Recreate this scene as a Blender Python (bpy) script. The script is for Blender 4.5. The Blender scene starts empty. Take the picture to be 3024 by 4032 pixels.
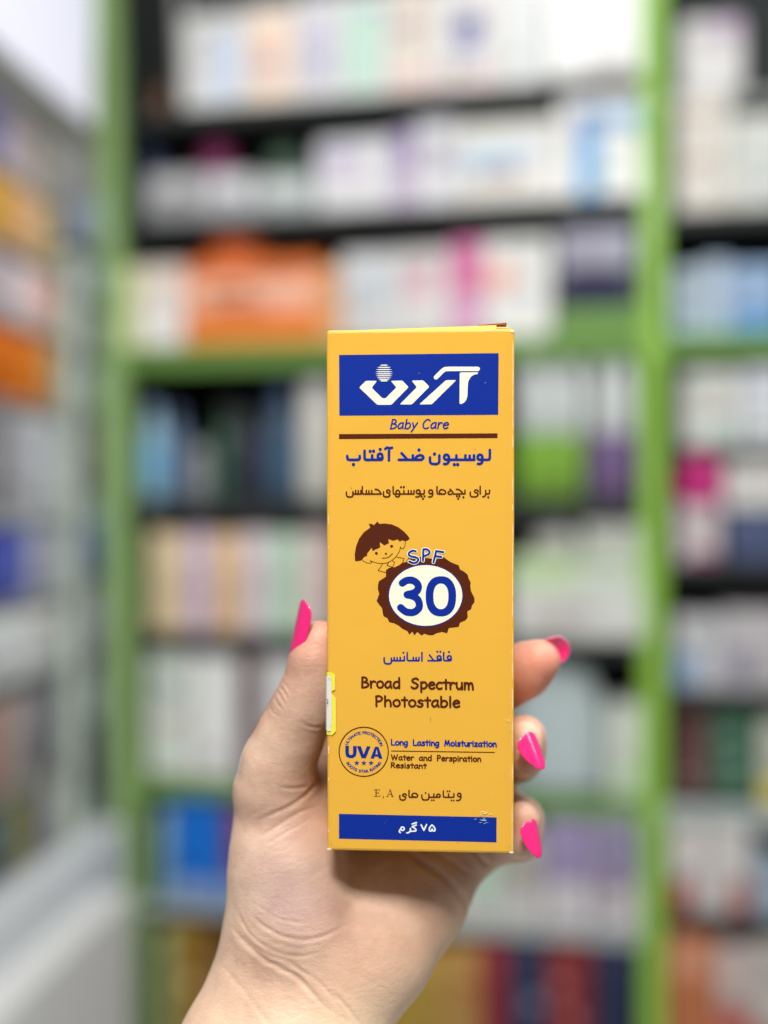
import bpy, bmesh, math, random
import numpy as np
from mathutils import Vector, Matrix
from mathutils.geometry import tessellate_polygon

# ------------------------------------------------------------------ camera, world, lights
SC = bpy.context.scene
COL = SC.collection
F = 4391.0                       # focal length in photo pixels (3024 wide)
CX, CY = 1512.0, 2016.0
cam_d = bpy.data.cameras.new('camera')
cam = bpy.data.objects.new('camera', cam_d); COL.objects.link(cam)
cam.location = (0, 0, 0); cam.rotation_euler = (math.radians(90), 0, 0)
cam_d.sensor_fit = 'HORIZONTAL'; cam_d.sensor_width = 36.0
cam_d.lens = 36.0 * F / 3024.0
cam_d.clip_start = 0.01; cam_d.clip_end = 50
cam_d.dof.use_dof = True
cam_d.dof.focus_distance = 0.312
cam_d.dof.aperture_fstop = 3.7
cam_d.dof.aperture_blades = 0
SC.camera = cam

world = bpy.data.worlds.new('World'); SC.world = world; world.use_nodes = True
bg = world.node_tree.nodes['Background']
bg.inputs[0].default_value = (0.93, 0.96, 1.0, 1); bg.inputs[1].default_value = 0.15

def area_lamp(name, loc, target, sx, sy, power, colour=(1, 1, 1)):
    d = bpy.data.lights.new(name, 'AREA'); d.shape = 'RECTANGLE'; d.size = sx; d.size_y = sy
    d.energy = power; d.color = colour
    o = bpy.data.objects.new(name, d); COL.objects.link(o)
    o.location = loc
    o.rotation_euler = (Vector(target) - Vector(loc)).to_track_quat('-Z', 'Y').to_euler()
    return o
area_lamp('ceiling_or_fill_lamp', (-0.12, -0.62, 1.16), (0, 0.33, -0.1), 0.34, 0.34, 31.0, (1.0, 0.985, 0.96))
area_lamp('ceiling_or_fill_lamp', (-0.1, 0.25, 1.6), (0, 0.33, 0), 0.6, 0.3, 8.0, (1.0, 0.98, 0.95))
area_lamp('ceiling_or_fill_lamp', (0.1, -0.3, 2.1), (0.05, 1.9, -0.1), 1.4, 0.6, 19.0, (0.97, 0.99, 1.0))
area_lamp('ceiling_or_fill_lamp', (0.9, 0.7, 1.5), (-0.5, 1.6, -0.3), 0.8, 0.5, 11.0, (0.98, 0.99, 1.0))  # fill lamp added to brighten the left side shelving
area_lamp('added_highlight_lamp', (0.95, 0.15, 0.75), (0, 0.33, -0.05), 0.14, 0.8, 5.0, (1.0, 0.99, 0.97))  # unseen strip added to put highlights on the nails
area_lamp('added_highlight_lamp', (-0.9, -0.25, 0.9), (0, 0.33, -0.05), 0.08, 0.8, 1.6, (1.0, 0.99, 0.97))  # weaker strip added on the left for more reflections

SC.view_settings.view_transform = 'Standard'
SC.view_settings.look = 'None'
SC.view_settings.gamma = 1.0
SC.view_settings.exposure = 0.0
try:
    SC.cycles.use_denoising = True
    SC.cycles.denoiser = 'OPENIMAGEDENOISE'
    SC.cycles.max_bounces = 6
    SC.cycles.diffuse_bounces = 3
except Exception:
    pass

# ------------------------------------------------------------------ helpers
def lin(c):
    return tuple(((v / 255.0) / 12.92 if v / 255.0 <= 0.04045 else ((v / 255.0 + 0.055) / 1.055) ** 2.4) for v in c)

_mats = {}
def mat(rgb, rough=0.5, coat=0.0, noise=0.04, scale=60.0, bump=0.0, metal=0.0, key=None):
    k = (tuple(rgb), rough, coat, noise, scale, bump, metal)
    if k in _mats: return _mats[k]
    m = bpy.data.materials.new(key or 'painted_%d_%d_%d' % tuple(int(v) for v in rgb))
    m.use_nodes = True
    nt = m.node_tree; N = nt.nodes; L = nt.links
    b = N['Principled BSDF']
    c = lin(rgb)
    b.inputs['Roughness'].default_value = rough
    b.inputs['Specular IOR Level'].default_value = 0.22
    b.inputs['Metallic'].default_value = metal
    b.inputs['Coat Weight'].default_value = coat
    b.inputs['Coat Roughness'].default_value = 0.12
    tc = N.new('ShaderNodeTexCoord'); nz = N.new('ShaderNodeTexNoise')
    nz.inputs['Scale'].default_value = scale; nz.inputs['Detail'].default_value = 4
    L.new(tc.outputs['Object'], nz.inputs['Vector'])
    mx = N.new('ShaderNodeMix'); mx.data_type = 'RGBA'
    mx.inputs[6].default_value = (*[v * (1 - noise * 1.5) for v in c], 1)
    mx.inputs[7].default_value = (*[min(1, v * (1 + noise * 1.5)) for v in c], 1)
    L.new(nz.outputs['Fac'], mx.inputs[0]); L.new(mx.outputs[2], b.inputs['Base Color'])
    if bump > 0:
        bp = N.new('ShaderNodeBump'); bp.inputs['Strength'].default_value = bump
        bp.inputs['Distance'].default_value = 0.0004
        n2 = N.new('ShaderNodeTexNoise'); n2.inputs['Scale'].default_value = scale * 12; n2.inputs['Detail'].default_value = 3
        L.new(tc.outputs['Object'], n2.inputs['Vector']); L.new(n2.outputs['Fac'], bp.inputs['Height'])
        L.new(bp.outputs['Normal'], b.inputs['Normal'])
    _mats[k] = m
    return m

def link_mesh(name, verts, faces, m, parent=None, smooth=False, M=None):
    me = bpy.data.meshes.new(name)
    me.from_pydata([tuple(v) for v in verts], [], faces); me.validate(); me.update()
    if smooth:
        me.polygons.foreach_set('use_smooth', [True] * len(me.polygons))
    if m is not None: me.materials.append(m)
    o = bpy.data.objects.new(name, me); COL.objects.link(o)
    if parent is not None: o.parent = parent
    if M is not None: o.matrix_local = M
    return o

def empty(name, M, label, cat, group=None):
    o = bpy.data.objects.new(name, None); COL.objects.link(o)
    o.empty_display_size = 0.02
    o.matrix_world = M
    o['label'] = label; o['category'] = cat
    if group: o['group'] = group
    return o

def tag(o, label, cat, group=None):
    o['label'] = label; o['category'] = cat
    if group: o['group'] = group
    return o

def W(px, py, Y):                # photo pixel + distance -> point of the room
    return np.array([(px - CX) / F * Y, Y, -(py - CY) / F * Y])

def rbox(sx, sy, sz, r=0.002, seg=2, base=True):
    """bevelled box, x centred, y from 0 back, z from 0 up"""
    bm = bmesh.new()
    bmesh.ops.create_cube(bm, size=1.0)
    for v in bm.verts:
        v.co = Vector((v.co.x * sx, (v.co.y + 0.5) * sy, (v.co.z + 0.5) * sz))
    r = min(r, 0.4 * min(sx, sy, sz))
    bmesh.ops.bevel(bm, geom=bm.edges[:], offset=r, segments=seg, affect='EDGES', profile=0.5)
    vs = [v.co.copy() for v in bm.verts]; bm.verts.index_update()
    fs = [[v.index for v in f.verts] for f in bm.faces]
    bm.free()
    return vs, fs

def lathe(prof, n=24, sy=1.0):
    vs = []; fs = []
    for (r, z) in prof:
        for k in range(n):
            a = 2 * math.pi * k / n
            vs.append((r * math.cos(a), r * math.sin(a) * sy, z))
    for i in range(len(prof) - 1):
        for k in range(n):
            k2 = (k + 1) % n
            fs.append((i * n + k, i * n + k2, (i + 1) * n + k2, (i + 1) * n + k))
    fs.append(tuple(range(n))[::-1]); fs.append(tuple((len(prof) - 1) * n + k for k in range(n)))
    return vs, fs

# ------------------------------------------------------------------ the sunscreen carton
TLp, TRp, BLp, BRp = (1286.5, 1300), (2028, 1293), (1288.5, 3350), (2023, 3364)
def ray(p): return np.array([(p[0] - CX) / F, 1.0, -(p[1] - CY) / F])
dTL = 0.312
A = np.column_stack([ray(TRp), ray(BLp), -ray(BRp)])
sol = np.linalg.solve(A, ray(TLp) * dTL)
TL = ray(TLp) * dTL; TR = ray(TRp) * sol[0]; BL = ray(BLp) * sol[1]; BR = ray(BRp) * sol[2]
ex = ((TR - TL) + (BR - BL)); ex /= np.linalg.norm(ex)
ez = ((TL - BL) + (TR - BR)); ez -= ex * ez.dot(ex); ez /= np.linalg.norm(ez)
ey = np.cross(ez, ex)                       # points away from the camera
BW = np.linalg.norm(TR - TL); BH = np.linalg.norm(TL - BL); BD = 0.034
C0 = (BL + BR) / 2                           # base centre of the front face
MB = Matrix(((ex[0], ey[0], ez[0], C0[0]), (ex[1], ey[1], ez[1], C0[1]), (ex[2], ey[2], ez[2], C0[2]), (0, 0, 0, 1)))
R3 = np.column_stack([ex, ey, ez])
def face_uv(p):                              # photo pixel -> local x,z on the front face
    r = ray(p); t = C0.dot(ey) / r.dot(ey)
    q = (r * t - C0)
    return q.dot(ex), q.dot(ez)

carton = empty('sunscreen_carton', MB, 'tall yellow sunscreen carton with blue panels held upright in a hand', 'carton')

def card_material(name, rgb, rough=0.42):
    m = bpy.data.materials.new(name); m.use_nodes = True
    N = m.node_tree.nodes; L = m.node_tree.links; b = N['Principled BSDF']
    c = lin(rgb)
    tc = N.new('ShaderNodeTexCoord')
    n1 = N.new('ShaderNodeTexNoise'); n1.inputs['Scale'].default_value = 35; n1.inputs['Detail'].default_value = 6
    n2 = N.new('ShaderNodeTexNoise'); n2.inputs['Scale'].default_value = 1800; n2.inputs['Detail'].default_value = 2
    for n in (n1, n2): L.new(tc.outputs['Object'], n.inputs['Vector'])
    mx = N.new('ShaderNodeMix'); mx.data_type = 'RGBA'
    mx.inputs[6].default_value = (*[v * 0.94 for v in c], 1); mx.inputs[7].default_value = (*[min(1, v * 1.05) for v in c], 1)
    ad = N.new('ShaderNodeMath'); ad.operation = 'MULTIPLY_ADD'; ad.inputs[1].default_value = 0.5; ad.inputs[2].default_value = 0.0
    L.new(n2.outputs['Fac'], ad.inputs[0])
    a2 = N.new('ShaderNodeMath'); a2.operation = 'MULTIPLY_ADD'; a2.inputs[1].default_value = 0.5
    L.new(n1.outputs['Fac'], a2.inputs[0]); L.new(ad.outputs[0], a2.inputs[2])
    L.new(a2.outputs[0], mx.inputs[0]); L.new(mx.outputs[2], b.inputs['Base Color'])
    b.inputs['Roughness'].default_value = rough
    b.inputs['Coat Weight'].default_value = 0.05; b.inputs['Coat Roughness'].default_value = 0.3
    b.inputs['Specular IOR Level'].default_value = 0.2
    n3 = N.new('ShaderNodeTexNoise'); n3.inputs['Scale'].default_value = 60; n3.inputs['Detail'].default_value = 5
    L.new(tc.outputs['Object'], n3.inputs['Vector'])
    bp = N.new('ShaderNodeBump'); bp.inputs['Strength'].default_value = 0.25; bp.inputs['Distance'].default_value = 0.0006
    L.new(n3.outputs['Fac'], bp.inputs['Height']); L.new(bp.outputs['Normal'], b.inputs['Normal'])
    return m

YELLOW = (231, 176, 64)
m_yellow = card_material('yellow_card', YELLOW)
m_blue = card_material('blue_ink', (10, 44, 146))
m_brown = card_material('brown_ink', (84, 34, 14))
m_cream = card_material('cream_ink', (243, 240, 216))
m_white = card_material('white_ink', (235, 240, 245))
m_raw = card_material('raw_card_edge', (232, 205, 150), 0.8)
m_inside = card_material('brown_card_inside', (150, 84, 30), 0.8)
m_fluo = card_material('fluorescent_yellow_paper', (234, 226, 72), 0.6)
m_label = card_material('white_label_paper', (226, 222, 214), 0.7)

# body: grid of rings with rounded vertical edges and slight dents
def carton_body():
    vs, fs = rbox(BW, BD, BH, 0.0009, 3)
    return vs, fs
vs, fs = carton_body()
body = link_mesh('body', vs, fs, m_yellow, carton, smooth=False)
# soft crease line down each side of the front (the folded card bulges next to the edge)
for sx in (-1, 1):
    x0 = sx * (BW / 2 - 0.0012)
    pts = []
    n = 60
    random.seed(5 + sx)
    for i in range(n + 1):
        z = 0.002 + (BH - 0.004) * i / n
        j = random.uniform(-0.00006, 0.00006)
        pts.append((x0 - 0.00035 + j, -0.00001, z)); pts.append((x0 + j, -0.00014, z)); pts.append((x0 + 0.00035 + j, -0.00001, z))
    ff = []
    for i in range(n):
        for k in range(2):
            a = i * 3 + k
            ff.append((a, a + 1, a + 4, a + 3))
    link_mesh('fold_ridge', pts, ff, m_yellow, carton, smooth=True)

# top lid, raised towards its right end, dust flap below it
def slab(p, t):                       # quad p (4 pts local) thickened by t upward
    v = [Vector(q) for q in p]; n = Vector((0, 0, t))
    v2 = [q + n for q in v]
    return v + v2, [(0, 1, 2, 3)[::-1], (4, 5, 6, 7), (0, 1, 5, 4), (1, 2, 6, 5), (2, 3, 7, 6), (3, 0, 4, 7)]
hw = BW / 2
lidv = []; lidf = []
nx = 24
for i in range(nx + 1):
    u = i / nx; x = -hw + 0.0065 + (BW - 0.0115) * u
    rise = -0.0002 + 0.0011 * u
    row = [(x, 0.0006, BH - 0.0007 + rise * 0.6), (x, 0.0012, BH + 0.0002 + rise), (x, 0.012, BH + 0.0009 + rise), (x, BD - 0.001, BH + 0.0006),
           (x, BD - 0.001, BH + 0.0001), (x, 0.012, BH + 0.0004 + rise), (x, 0.0013, BH - 0.0003 + rise)]
    lidv += row
k = 7
for i in range(nx):
    for j in range(k):
        j2 = (j + 1) % k
        lidf.append((i * k + j, (i + 1) * k + j, (i + 1) * k + j2, i * k + j2))
lidf.append(tuple(range(k))); lidf.append(tuple(nx * k + j for j in range(k))[::-1])
link_mesh('lid', lidv, lidf, m_yellow, carton, smooth=False)
v_, f_ = slab([(hw - 0.0085, 0.002, BH + 0.0004), (hw - 0.0012, 0.001, BH + 0.0001), (hw - 0.001, 0.02, BH + 0.0008), (hw - 0.009, 0.02, BH + 0.0008)], 0.00045)
link_mesh('dust_flap', v_, f_, m_raw, carton)
v_, f_ = slab([(hw - 0.0100, 0.004, BH + 0.0011), (hw - 0.0020, 0.004, BH + 0.0017), (hw - 0.0018, 0.028, BH + 0.0009), (hw - 0.0105, 0.028, BH + 0.0004)], 0.0005)
link_mesh('torn_flap', v_, f_, m_inside, carton)

# --- print: flat shapes on the front face, each layer a few hundredths of a millimetre proud
LAY = [0.00016]
class Ink:
    def __init__(s, base): s.v = []; s.f = []; s.off = base
    def poly(s, pts2):                        # pts2 in face coords (x,z)
        vv = [Vector((x, z, 0)) for x, z in pts2]
        tris = tessellate_polygon([vv])
        b = len(s.v); s.v += [(x, -s.off, z) for x, z in pts2]
        for t in tris:
            p = [Vector(pts2[i]) for i in t]
            a = (p[1] - p[0]).cross(p[2] - p[0]) if True else 0
            t = tuple(t) if a > 0 else tuple(t)[::-1]
            s.f.append(tuple(b + i for i in t))
        s.off += 0.0000001
    def disc(s, c, r, n=12):
        s.poly([(c[0] + r * math.cos(2 * math.pi * i / n), c[1] + r * math.sin(2 * math.pi * i / n)) for i in range(n)])
    def stroke(s, pts, w, caps=True):
        r = w / 2
        for i in range(len(pts) - 1):
            a = Vector(pts[i]); b = Vector(pts[i + 1]); d = b - a
            if d.length < 1e-7: continue
            n = Vector((-d.y, d.x)).normalized() * r
            s.poly([tuple(a - n), tuple(b - n), tuple(b + n), tuple(a + n)])
        rng = range(len(pts)) if caps else range(1, len(pts) - 1)
        for i in rng: s.disc(pts[i], r * 0.995, 10)
    def build(s, name, m, label=None):
        o = link_mesh(name, s.v, s.f, m, carton)
        if label: o['label'] = label
        return o

def crom(pts, n=5, closed=False):
    P = [Vector(p) for p in pts]; out = []
    m = len(P)
    rng = range(m if closed else m - 1)
    for i in rng:
        if closed: p0, p1, p2, p3 = P[(i - 1) % m], P[i], P[(i + 1) % m], P[(i + 2) % m]
        else:
            p0 = P[max(i - 1, 0)]; p1 = P[i]; p2 = P[i + 1]; p3 = P[min(i + 2, m - 1)]
        for k in range(n):
            t = k / n
            out.append(tuple(0.5 * ((2 * p1) + (-p0 + p2) * t + (2 * p0 - 5 * p1 + 4 * p2 - p3) * t * t + (-p0 + 3 * p1 - 3 * p2 + p3) * t ** 3)))
    if not closed: out.append(tuple(P[-1]))
    return out

class Reg:                                   # a close-up of the face: its origin and zoom
    def __init__(s, ox, oy, sc): s.ox, s.oy, s.sc = ox, oy, sc
    def __call__(s, p): return face_uv((s.ox + p[0] / s.sc, s.oy + p[1] / s.sc))
    def w(s, w): return w / s.sc / F * 0.312
R1 = Reg(1260, 1240, 2.0737); R2 = Reg(1300, 1720, 2.37); R3g = Reg(1360, 2020, 3.072)
R4 = Reg(1260, 2520, 2.0737); R5 = Reg(1260, 2820, 2.0737)
L0, L1_, L2_, L3_ = 0.00003, 0.00006, 0.00011, 0.00016

def quadpanel(name, R, pts, m, off):
    k = Ink(off); k.poly([R(p) for p in pts]); return k.build(name, m)
quadpanel('logo_panel', R1, [(156, 327), (1459, 312), (1455, 816), (158, 823)], m_blue, L0)
quadpanel('brown_rule', R1, [(155, 973), (1450, 967), (1449, 1006), (155, 1014)], m_brown, L0)
quadpanel('weight_panel', R5, [(155, 797), (1442, 826), (1441, 1030), (155, 1000)], m_blue, L0)
quadpanel('thin_rule', R5, [(580, 280), (1428, 292), (1428, 300), (580, 288)], m_brown, L0)

def rounded(pts, r, n=4):
    out = []; m = len(pts)
    for i in range(m):
        p0, p1, p2 = Vector(pts[i - 1]), Vector(pts[i]), Vector(pts[(i + 1) % m])
        a = (p0 - p1); b = (p2 - p1)
        rr = min(r, a.length * 0.45, b.length * 0.45)
        A_ = p1 + a.normalized() * rr; B_ = p1 + b.normalized() * rr
        for k in range(n + 1):
            t = k / n
            out.append(tuple(A_ * (1 - t) ** 2 + p1 * 2 * t * (1 - t) + B_ * t * t))
    return out
k = Ink(L1_)
for pg in ([(320, 593), (375, 538), (466, 538), (422, 595), (510, 681), (535, 681), (624, 592), (578, 538), (672, 536), (724, 590), (582, 734), (468, 734)],
           [(748, 536), (842, 534), (894, 586), (748, 732), (651, 731), (791, 590)],
           [(1028, 533), (1113, 532), (912, 730), (810, 731)],
           [(1141, 470), (1290, 468), (1288, 483), (1262, 486), (1232, 503), (1210, 545), (1206, 590), (1204, 665), (1192, 700), (1172, 720), (1150, 728), (1139, 722)]):
    k.poly([R1(p) for p in rounded(pg, 12)])
k.stroke([R1(p) for p in crom([(947, 510), (985, 472), (1015, 447), (1045, 441), (1160, 441), (1288, 441)], 3)], R1.w(36))
for y in (410, 428, 446, 464, 481, 497, 514, 529, 539):
    h = math.sqrt(max(0, 72 ** 2 - (y - 474) ** 2)); h = max(h, 22)
    k.poly([R1(p) for p in [(523 - h, y), (523 - h * .6, y - 4.2), (523 + h * .6, y - 4.2), (523 + h, y), (523 + h * .6, y + 4.2), (523 - h * .6, y + 4.2)]])
k.build('logo_lettering', m_cream)

# stroke alphabet, x-height 1, capitals 1.5, baseline 0 ; 'c' smooth, 'l' straight
G = {
 'B': (1.0, [('l', [(0.1, 0), (0.12, 1.5)]), ('c', [(0.1, 1.48), (0.5, 1.45), (0.72, 1.15), (0.5, 0.85), (0.15, 0.78)]), ('c', [(0.3, 0.8), (0.75, 0.68), (0.9, 0.38), (0.6, 0.08), (0.1, 0.0)])]),
 'r': (0.75, [('l', [(0.1, 0.95), (0.14, 0)]), ('c', [(0.14, 0.55), (0.3, 0.85), (0.5, 0.95), (0.68, 0.85)])]),
 'o': (0.95, [('c', [(0.45, 0.98), (0.15, 0.78), (0.08, 0.42), (0.25, 0.08), (0.5, 0.02), (0.8, 0.22), (0.84, 0.6), (0.7, 0.88), (0.45, 0.98)])]),
 'a': (0.95, [('c', [(0.75, 0.9), (0.45, 0.95), (0.15, 0.7), (0.08, 0.3), (0.3, 0.04), (0.58, 0.15), (0.76, 0.5)]), ('c', [(0.76, 0.95), (0.76, 0.4), (0.88, 0.02)])]),
 'd': (0.95, [('c', [(0.78, 0.85), (0.5, 0.95), (0.2, 0.8), (0.08, 0.4), (0.25, 0.05), (0.55, 0.05), (0.78, 0.3)]), ('l', [(0.8, 1.5), (0.82, 0)])]),
 'S': (1.05, [('c', [(0.9, 1.3), (0.65, 1.46), (0.35, 1.4), (0.14, 1.15), (0.3, 0.9), (0.65, 0.72), (0.86, 0.45), (0.7, 0.12), (0.35, 0.0), (0.05, 0.2)])]),
 'p': (0.95, [('l', [(0.12, 0.95), (0.15, -0.5)]), ('c', [(0.13, 0.75), (0.4, 0.95), (0.7, 0.85), (0.85, 0.5), (0.68, 0.12), (0.4, 0.02), (0.15, 0.15)])]),
 'e': (0.9, [('c', [(0.1, 0.5), (0.45, 0.55), (0.78, 0.62), (0.68, 0.88), (0.42, 0.97), (0.15, 0.75), (0.08, 0.4), (0.25, 0.08), (0.5, 0.0), (0.8, 0.15)])]),
 'c': (0.8, [('c', [(0.72, 0.85), (0.45, 0.95), (0.16, 0.7), (0.08, 0.38), (0.25, 0.06), (0.5, 0.0), (0.72, 0.12)])]),
 't': (0.75, [('l', [(0.38, 1.35), (0.4, 0)]), ('l', [(0.05, 0.95), (0.72, 0.95)])]),
 'u': (0.9, [('c', [(0.1, 0.95), (0.1, 0.4), (0.3, 0.03), (0.58, 0.1), (0.75, 0.45)]), ('l', [(0.76, 0.95), (0.8, 0)])]),
 'm': (1.3, [('l', [(0.1, 0.95), (0.12, 0)]), ('c', [(0.12, 0.6), (0.3, 0.92), (0.5, 0.9), (0.6, 0.6), (0.62, 0.0)]), ('c', [(0.62, 0.6), (0.8, 0.92), (1.02, 0.88), (1.12, 0.5), (1.16, 0.0)])]),
 'n': (0.9, [('l', [(0.1, 0.95), (0.12, 0)]), ('c', [(0.12, 0.6), (0.35, 0.92), (0.62, 0.88), (0.75, 0.5), (0.78, 0.0)])]),
 'P': (0.95, [('l', [(0.12, 1.45), (0.14, 0)]), ('c', [(0.1, 1.45), (0.5, 1.48), (0.82, 1.2), (0.65, 0.8), (0.16, 0.68)])]),
 'h': (0.95, [('l', [(0.12, 1.5), (0.13, 0)]), ('c', [(0.13, 0.6), (0.4, 0.92), (0.68, 0.85), (0.8, 0.5), (0.82, 0.0)])]),
 's': (0.8, [('c', [(0.68, 0.85), (0.4, 0.97), (0.15, 0.78), (0.35, 0.55), (0.65, 0.38), (0.6, 0.1), (0.3, 0.0), (0.05, 0.12)])]),
 'b': (0.95, [('l', [(0.12, 1.5), (0.13, 0)]), ('c', [(0.13, 0.65), (0.4, 0.92), (0.7, 0.85), (0.86, 0.48), (0.68, 0.1), (0.4, 0.0), (0.13, 0.15)])]),
 'l': (0.42, [('l', [(0.18, 1.5), (0.2, 0)])]),
 'L': (0.9, [('l', [(0.12, 1.48), (0.12, 0.05), (0.85, 0.0)])]),
 'g': (0.9, [('c', [(0.75, 0.88), (0.45, 0.95), (0.12, 0.72), (0.1, 0.3), (0.35, 0.08), (0.62, 0.25), (0.76, 0.6)]), ('c', [(0.78, 0.95), (0.78, 0.2), (0.7, -0.3), (0.4, -0.5), (0.12, -0.38)])]),
 'i': (0.42, [('l', [(0.18, 0.95), (0.2, 0)]), ('l', [(0.18, 1.32), (0.18, 1.34)])]),
 'M': (1.35, [('l', [(0.08, 0), (0.3, 1.45), (0.65, 0.3), (1.0, 1.45), (1.25, 0)])]),
 'z': (0.85, [('l', [(0.1, 0.92), (0.72, 0.92), (0.1, 0.04), (0.76, 0.04)])]),
 'W': (1.6, [('l', [(0.05, 1.48), (0.4, 0.03), (0.75, 1.3), (1.12, 0.03), (1.5, 1.48)])]),
 'R': (1.05, [('l', [(0.12, 1.45), (0.12, 0)]), ('c', [(0.1, 1.45), (0.5, 1.48), (0.82, 1.2), (0.62, 0.85), (0.16, 0.72)]), ('l', [(0.35, 0.75), (0.95, 0.0)])]),
 'y': (0.85, [('l', [(0.08, 0.95), (0.42, 0.1)]), ('l', [(0.8, 0.95), (0.15, -0.5)])]),
 'C': (1.15, [('c', [(1.02, 1.25), (0.75, 1.46), (0.35, 1.3), (0.1, 0.75), (0.25, 0.2), (0.6, 0.0), (0.98, 0.15)])]),
 'A': (1.1, [('l', [(0.05, 0), (0.55, 1.48), (1.02, 0)]), ('l', [(0.2, 0.5), (0.88, 0.5)])]),
 'E': (0.95, [('l', [(0.85, 1.45), (0.12, 1.45), (0.12, 0.03), (0.88, 0.03)]), ('l', [(0.12, 0.78), (0.78, 0.78)])]),
 'G': (1.15, [('c', [(1.0, 1.25), (0.7, 1.46), (0.3, 1.3), (0.1, 0.75), (0.3, 0.15), (0.7, 0.02), (1.0, 0.25)]), ('l', [(1.0, 0.25), (1.0, 0.7), (0.65, 0.7)])]),
 'I': (0.4, [('l', [(0.2, 1.45), (0.2, 0)])]),
 'N': (1.15, [('l', [(0.12, 0), (0.12, 1.45), (0.98, 0.02), (0.98, 1.45)])]),
 'O': (1.25, [('c', [(0.6, 1.47), (0.22, 1.25), (0.1, 0.72), (0.28, 0.15), (0.62, 0.0), (0.98, 0.2), (1.12, 0.75), (0.95, 1.28), (0.6, 1.47)])]),
 'T': (1.0, [('l', [(0.05, 1.45), (0.95, 1.45)]), ('l', [(0.5, 1.45), (0.5, 0)])]),
 'U': (1.1, [('c', [(0.12, 1.45), (0.12, 0.5), (0.3, 0.08), (0.55, 0.0), (0.82, 0.1), (0.98, 0.5), (0.98, 1.45)])]),
 ' ': (0.7, []),
}
def text_line(name, s, R, xy0, xy1, cap, width, m, off=L1_, slant=0.0, space=None):
    adv = [(space if (ch == ' ' and space) else G[ch][0]) for ch in s]; tot = sum(adv)
    a = Vector(xy0); b = Vector(xy1); d = (b - a) / tot
    up = Vector((0, -1)) * (cap / 1.5)
    k = Ink(off); cur = 0
    for ch, ad in zip(s, adv):
        for kind, pts in G[ch][1]:
            q = crom(pts, 4) if kind == 'c' else pts
            q = [tuple(R(tuple(a + d * (cur + p[0] * .9 + .05 * ad + slant * p[1]) + up * p[1]))) for p in q]
            k.stroke(q, R.w(width))
        cur += ad
    return k.build(name, m)
text_line('lettering', 'Baby Care', R1, (568, 930), (1050, 927), 76, 12, m_blue, slant=0.18, space=0.6)
text_line('lettering', 'Broad Spectrum', R4, (335, 388), (1262, 404), 84, 17.5, m_brown, space=1.15)
text_line('lettering', 'Photostable', R4, (448, 541), (1148, 548), 84, 17.5, m_brown)
text_line('lettering', 'Long Lasting Moisturization', R5, (578, 235), (1444, 248), 46, 11.5, m_blue, space=1.0)
text_line('lettering', 'Water and Perspiration', R5, (578, 357), (1318, 369), 44, 10, m_brown, space=1.0)
text_line('lettering', 'Resistant', R5, (576, 420), (872, 426), 42, 10, m_brown)

def arc_text(s, R, c, r, a0, a1, cap, width, m, inside=False):
    adv = [G[ch][0] for ch in s]; tot = sum(adv); k = Ink(L1_); cur = 0
    for ch, ad in zip(s, adv):
        for kind, pts in G[ch][1]:
            q = crom(pts, 2) if kind == 'c' else pts
            o = []
            for p in q:
                t = math.radians(a0 + (a1 - a0) * (cur + p[0]) / tot)
                rr = r + (p[1] / 1.5 * cap) * (1 if not inside else -1)
                o.append(R((c[0] + rr * math.cos(t), c[1] - rr * math.sin(t))))
            k.stroke(o, R.w(width))
        cur += ad
    k.build('lettering', m)
cu = (357, 290)
arc_text('ULTIMATE PROTECTION', R5, cu, 145, 158, 18, 21, 5.2, m_blue)
arc_text('BOOTS STAR RATING', R5, cu, 170, -147, -32, 21, 5.2, m_blue, inside=True)
k = Ink(L1_)
N_ = 64
for i in range(N_):
    t0 = 2 * math.pi * i / N_; t1 = 2 * math.pi * (i + 1) / N_
    k.poly([R5((cu[0] + r * math.cos(t), cu[1] + r * math.sin(t))) for r, t in ((196, t1), (196, t0), (205, t0), (205, t1))])
k.off = L1_
k.build('badge_ring', m_brown)
k = Ink(L1_)
k.poly([R5(p) for p in [(207, 241), (236, 241), (236, 300), (240, 313), (253, 317), (266, 313), (270, 300), (270, 243), (299, 243), (299, 302), (290, 328), (268, 341), (240, 341), (216, 329), (207, 305)]])
k.poly([R5(p) for p in [(300, 244), (333, 244), (357, 312), (383, 245), (413, 246), (374, 343), (340, 342)]])
k.poly([R5(p) for p in [(412, 345), (449, 249), (477, 249), (511, 347), (480, 346), (475, 330), (447, 329), (442, 345)]])
for sx in (300, 358, 417):
    k.poly([R5((sx + (24 if i % 2 == 0 else 9.5) * math.sin(math.pi * i / 5), 382 - (24 if i % 2 == 0 else 9.5) * math.cos(math.pi * i / 5))) for i in range(10)])
k.build('badge_lettering', m_blue)
k = Ink(L2_); k.poly([R5(p) for p in [(463, 270), (471, 310), (454, 310)]]); k.build('badge_letter_counter', m_yellow)

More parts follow.
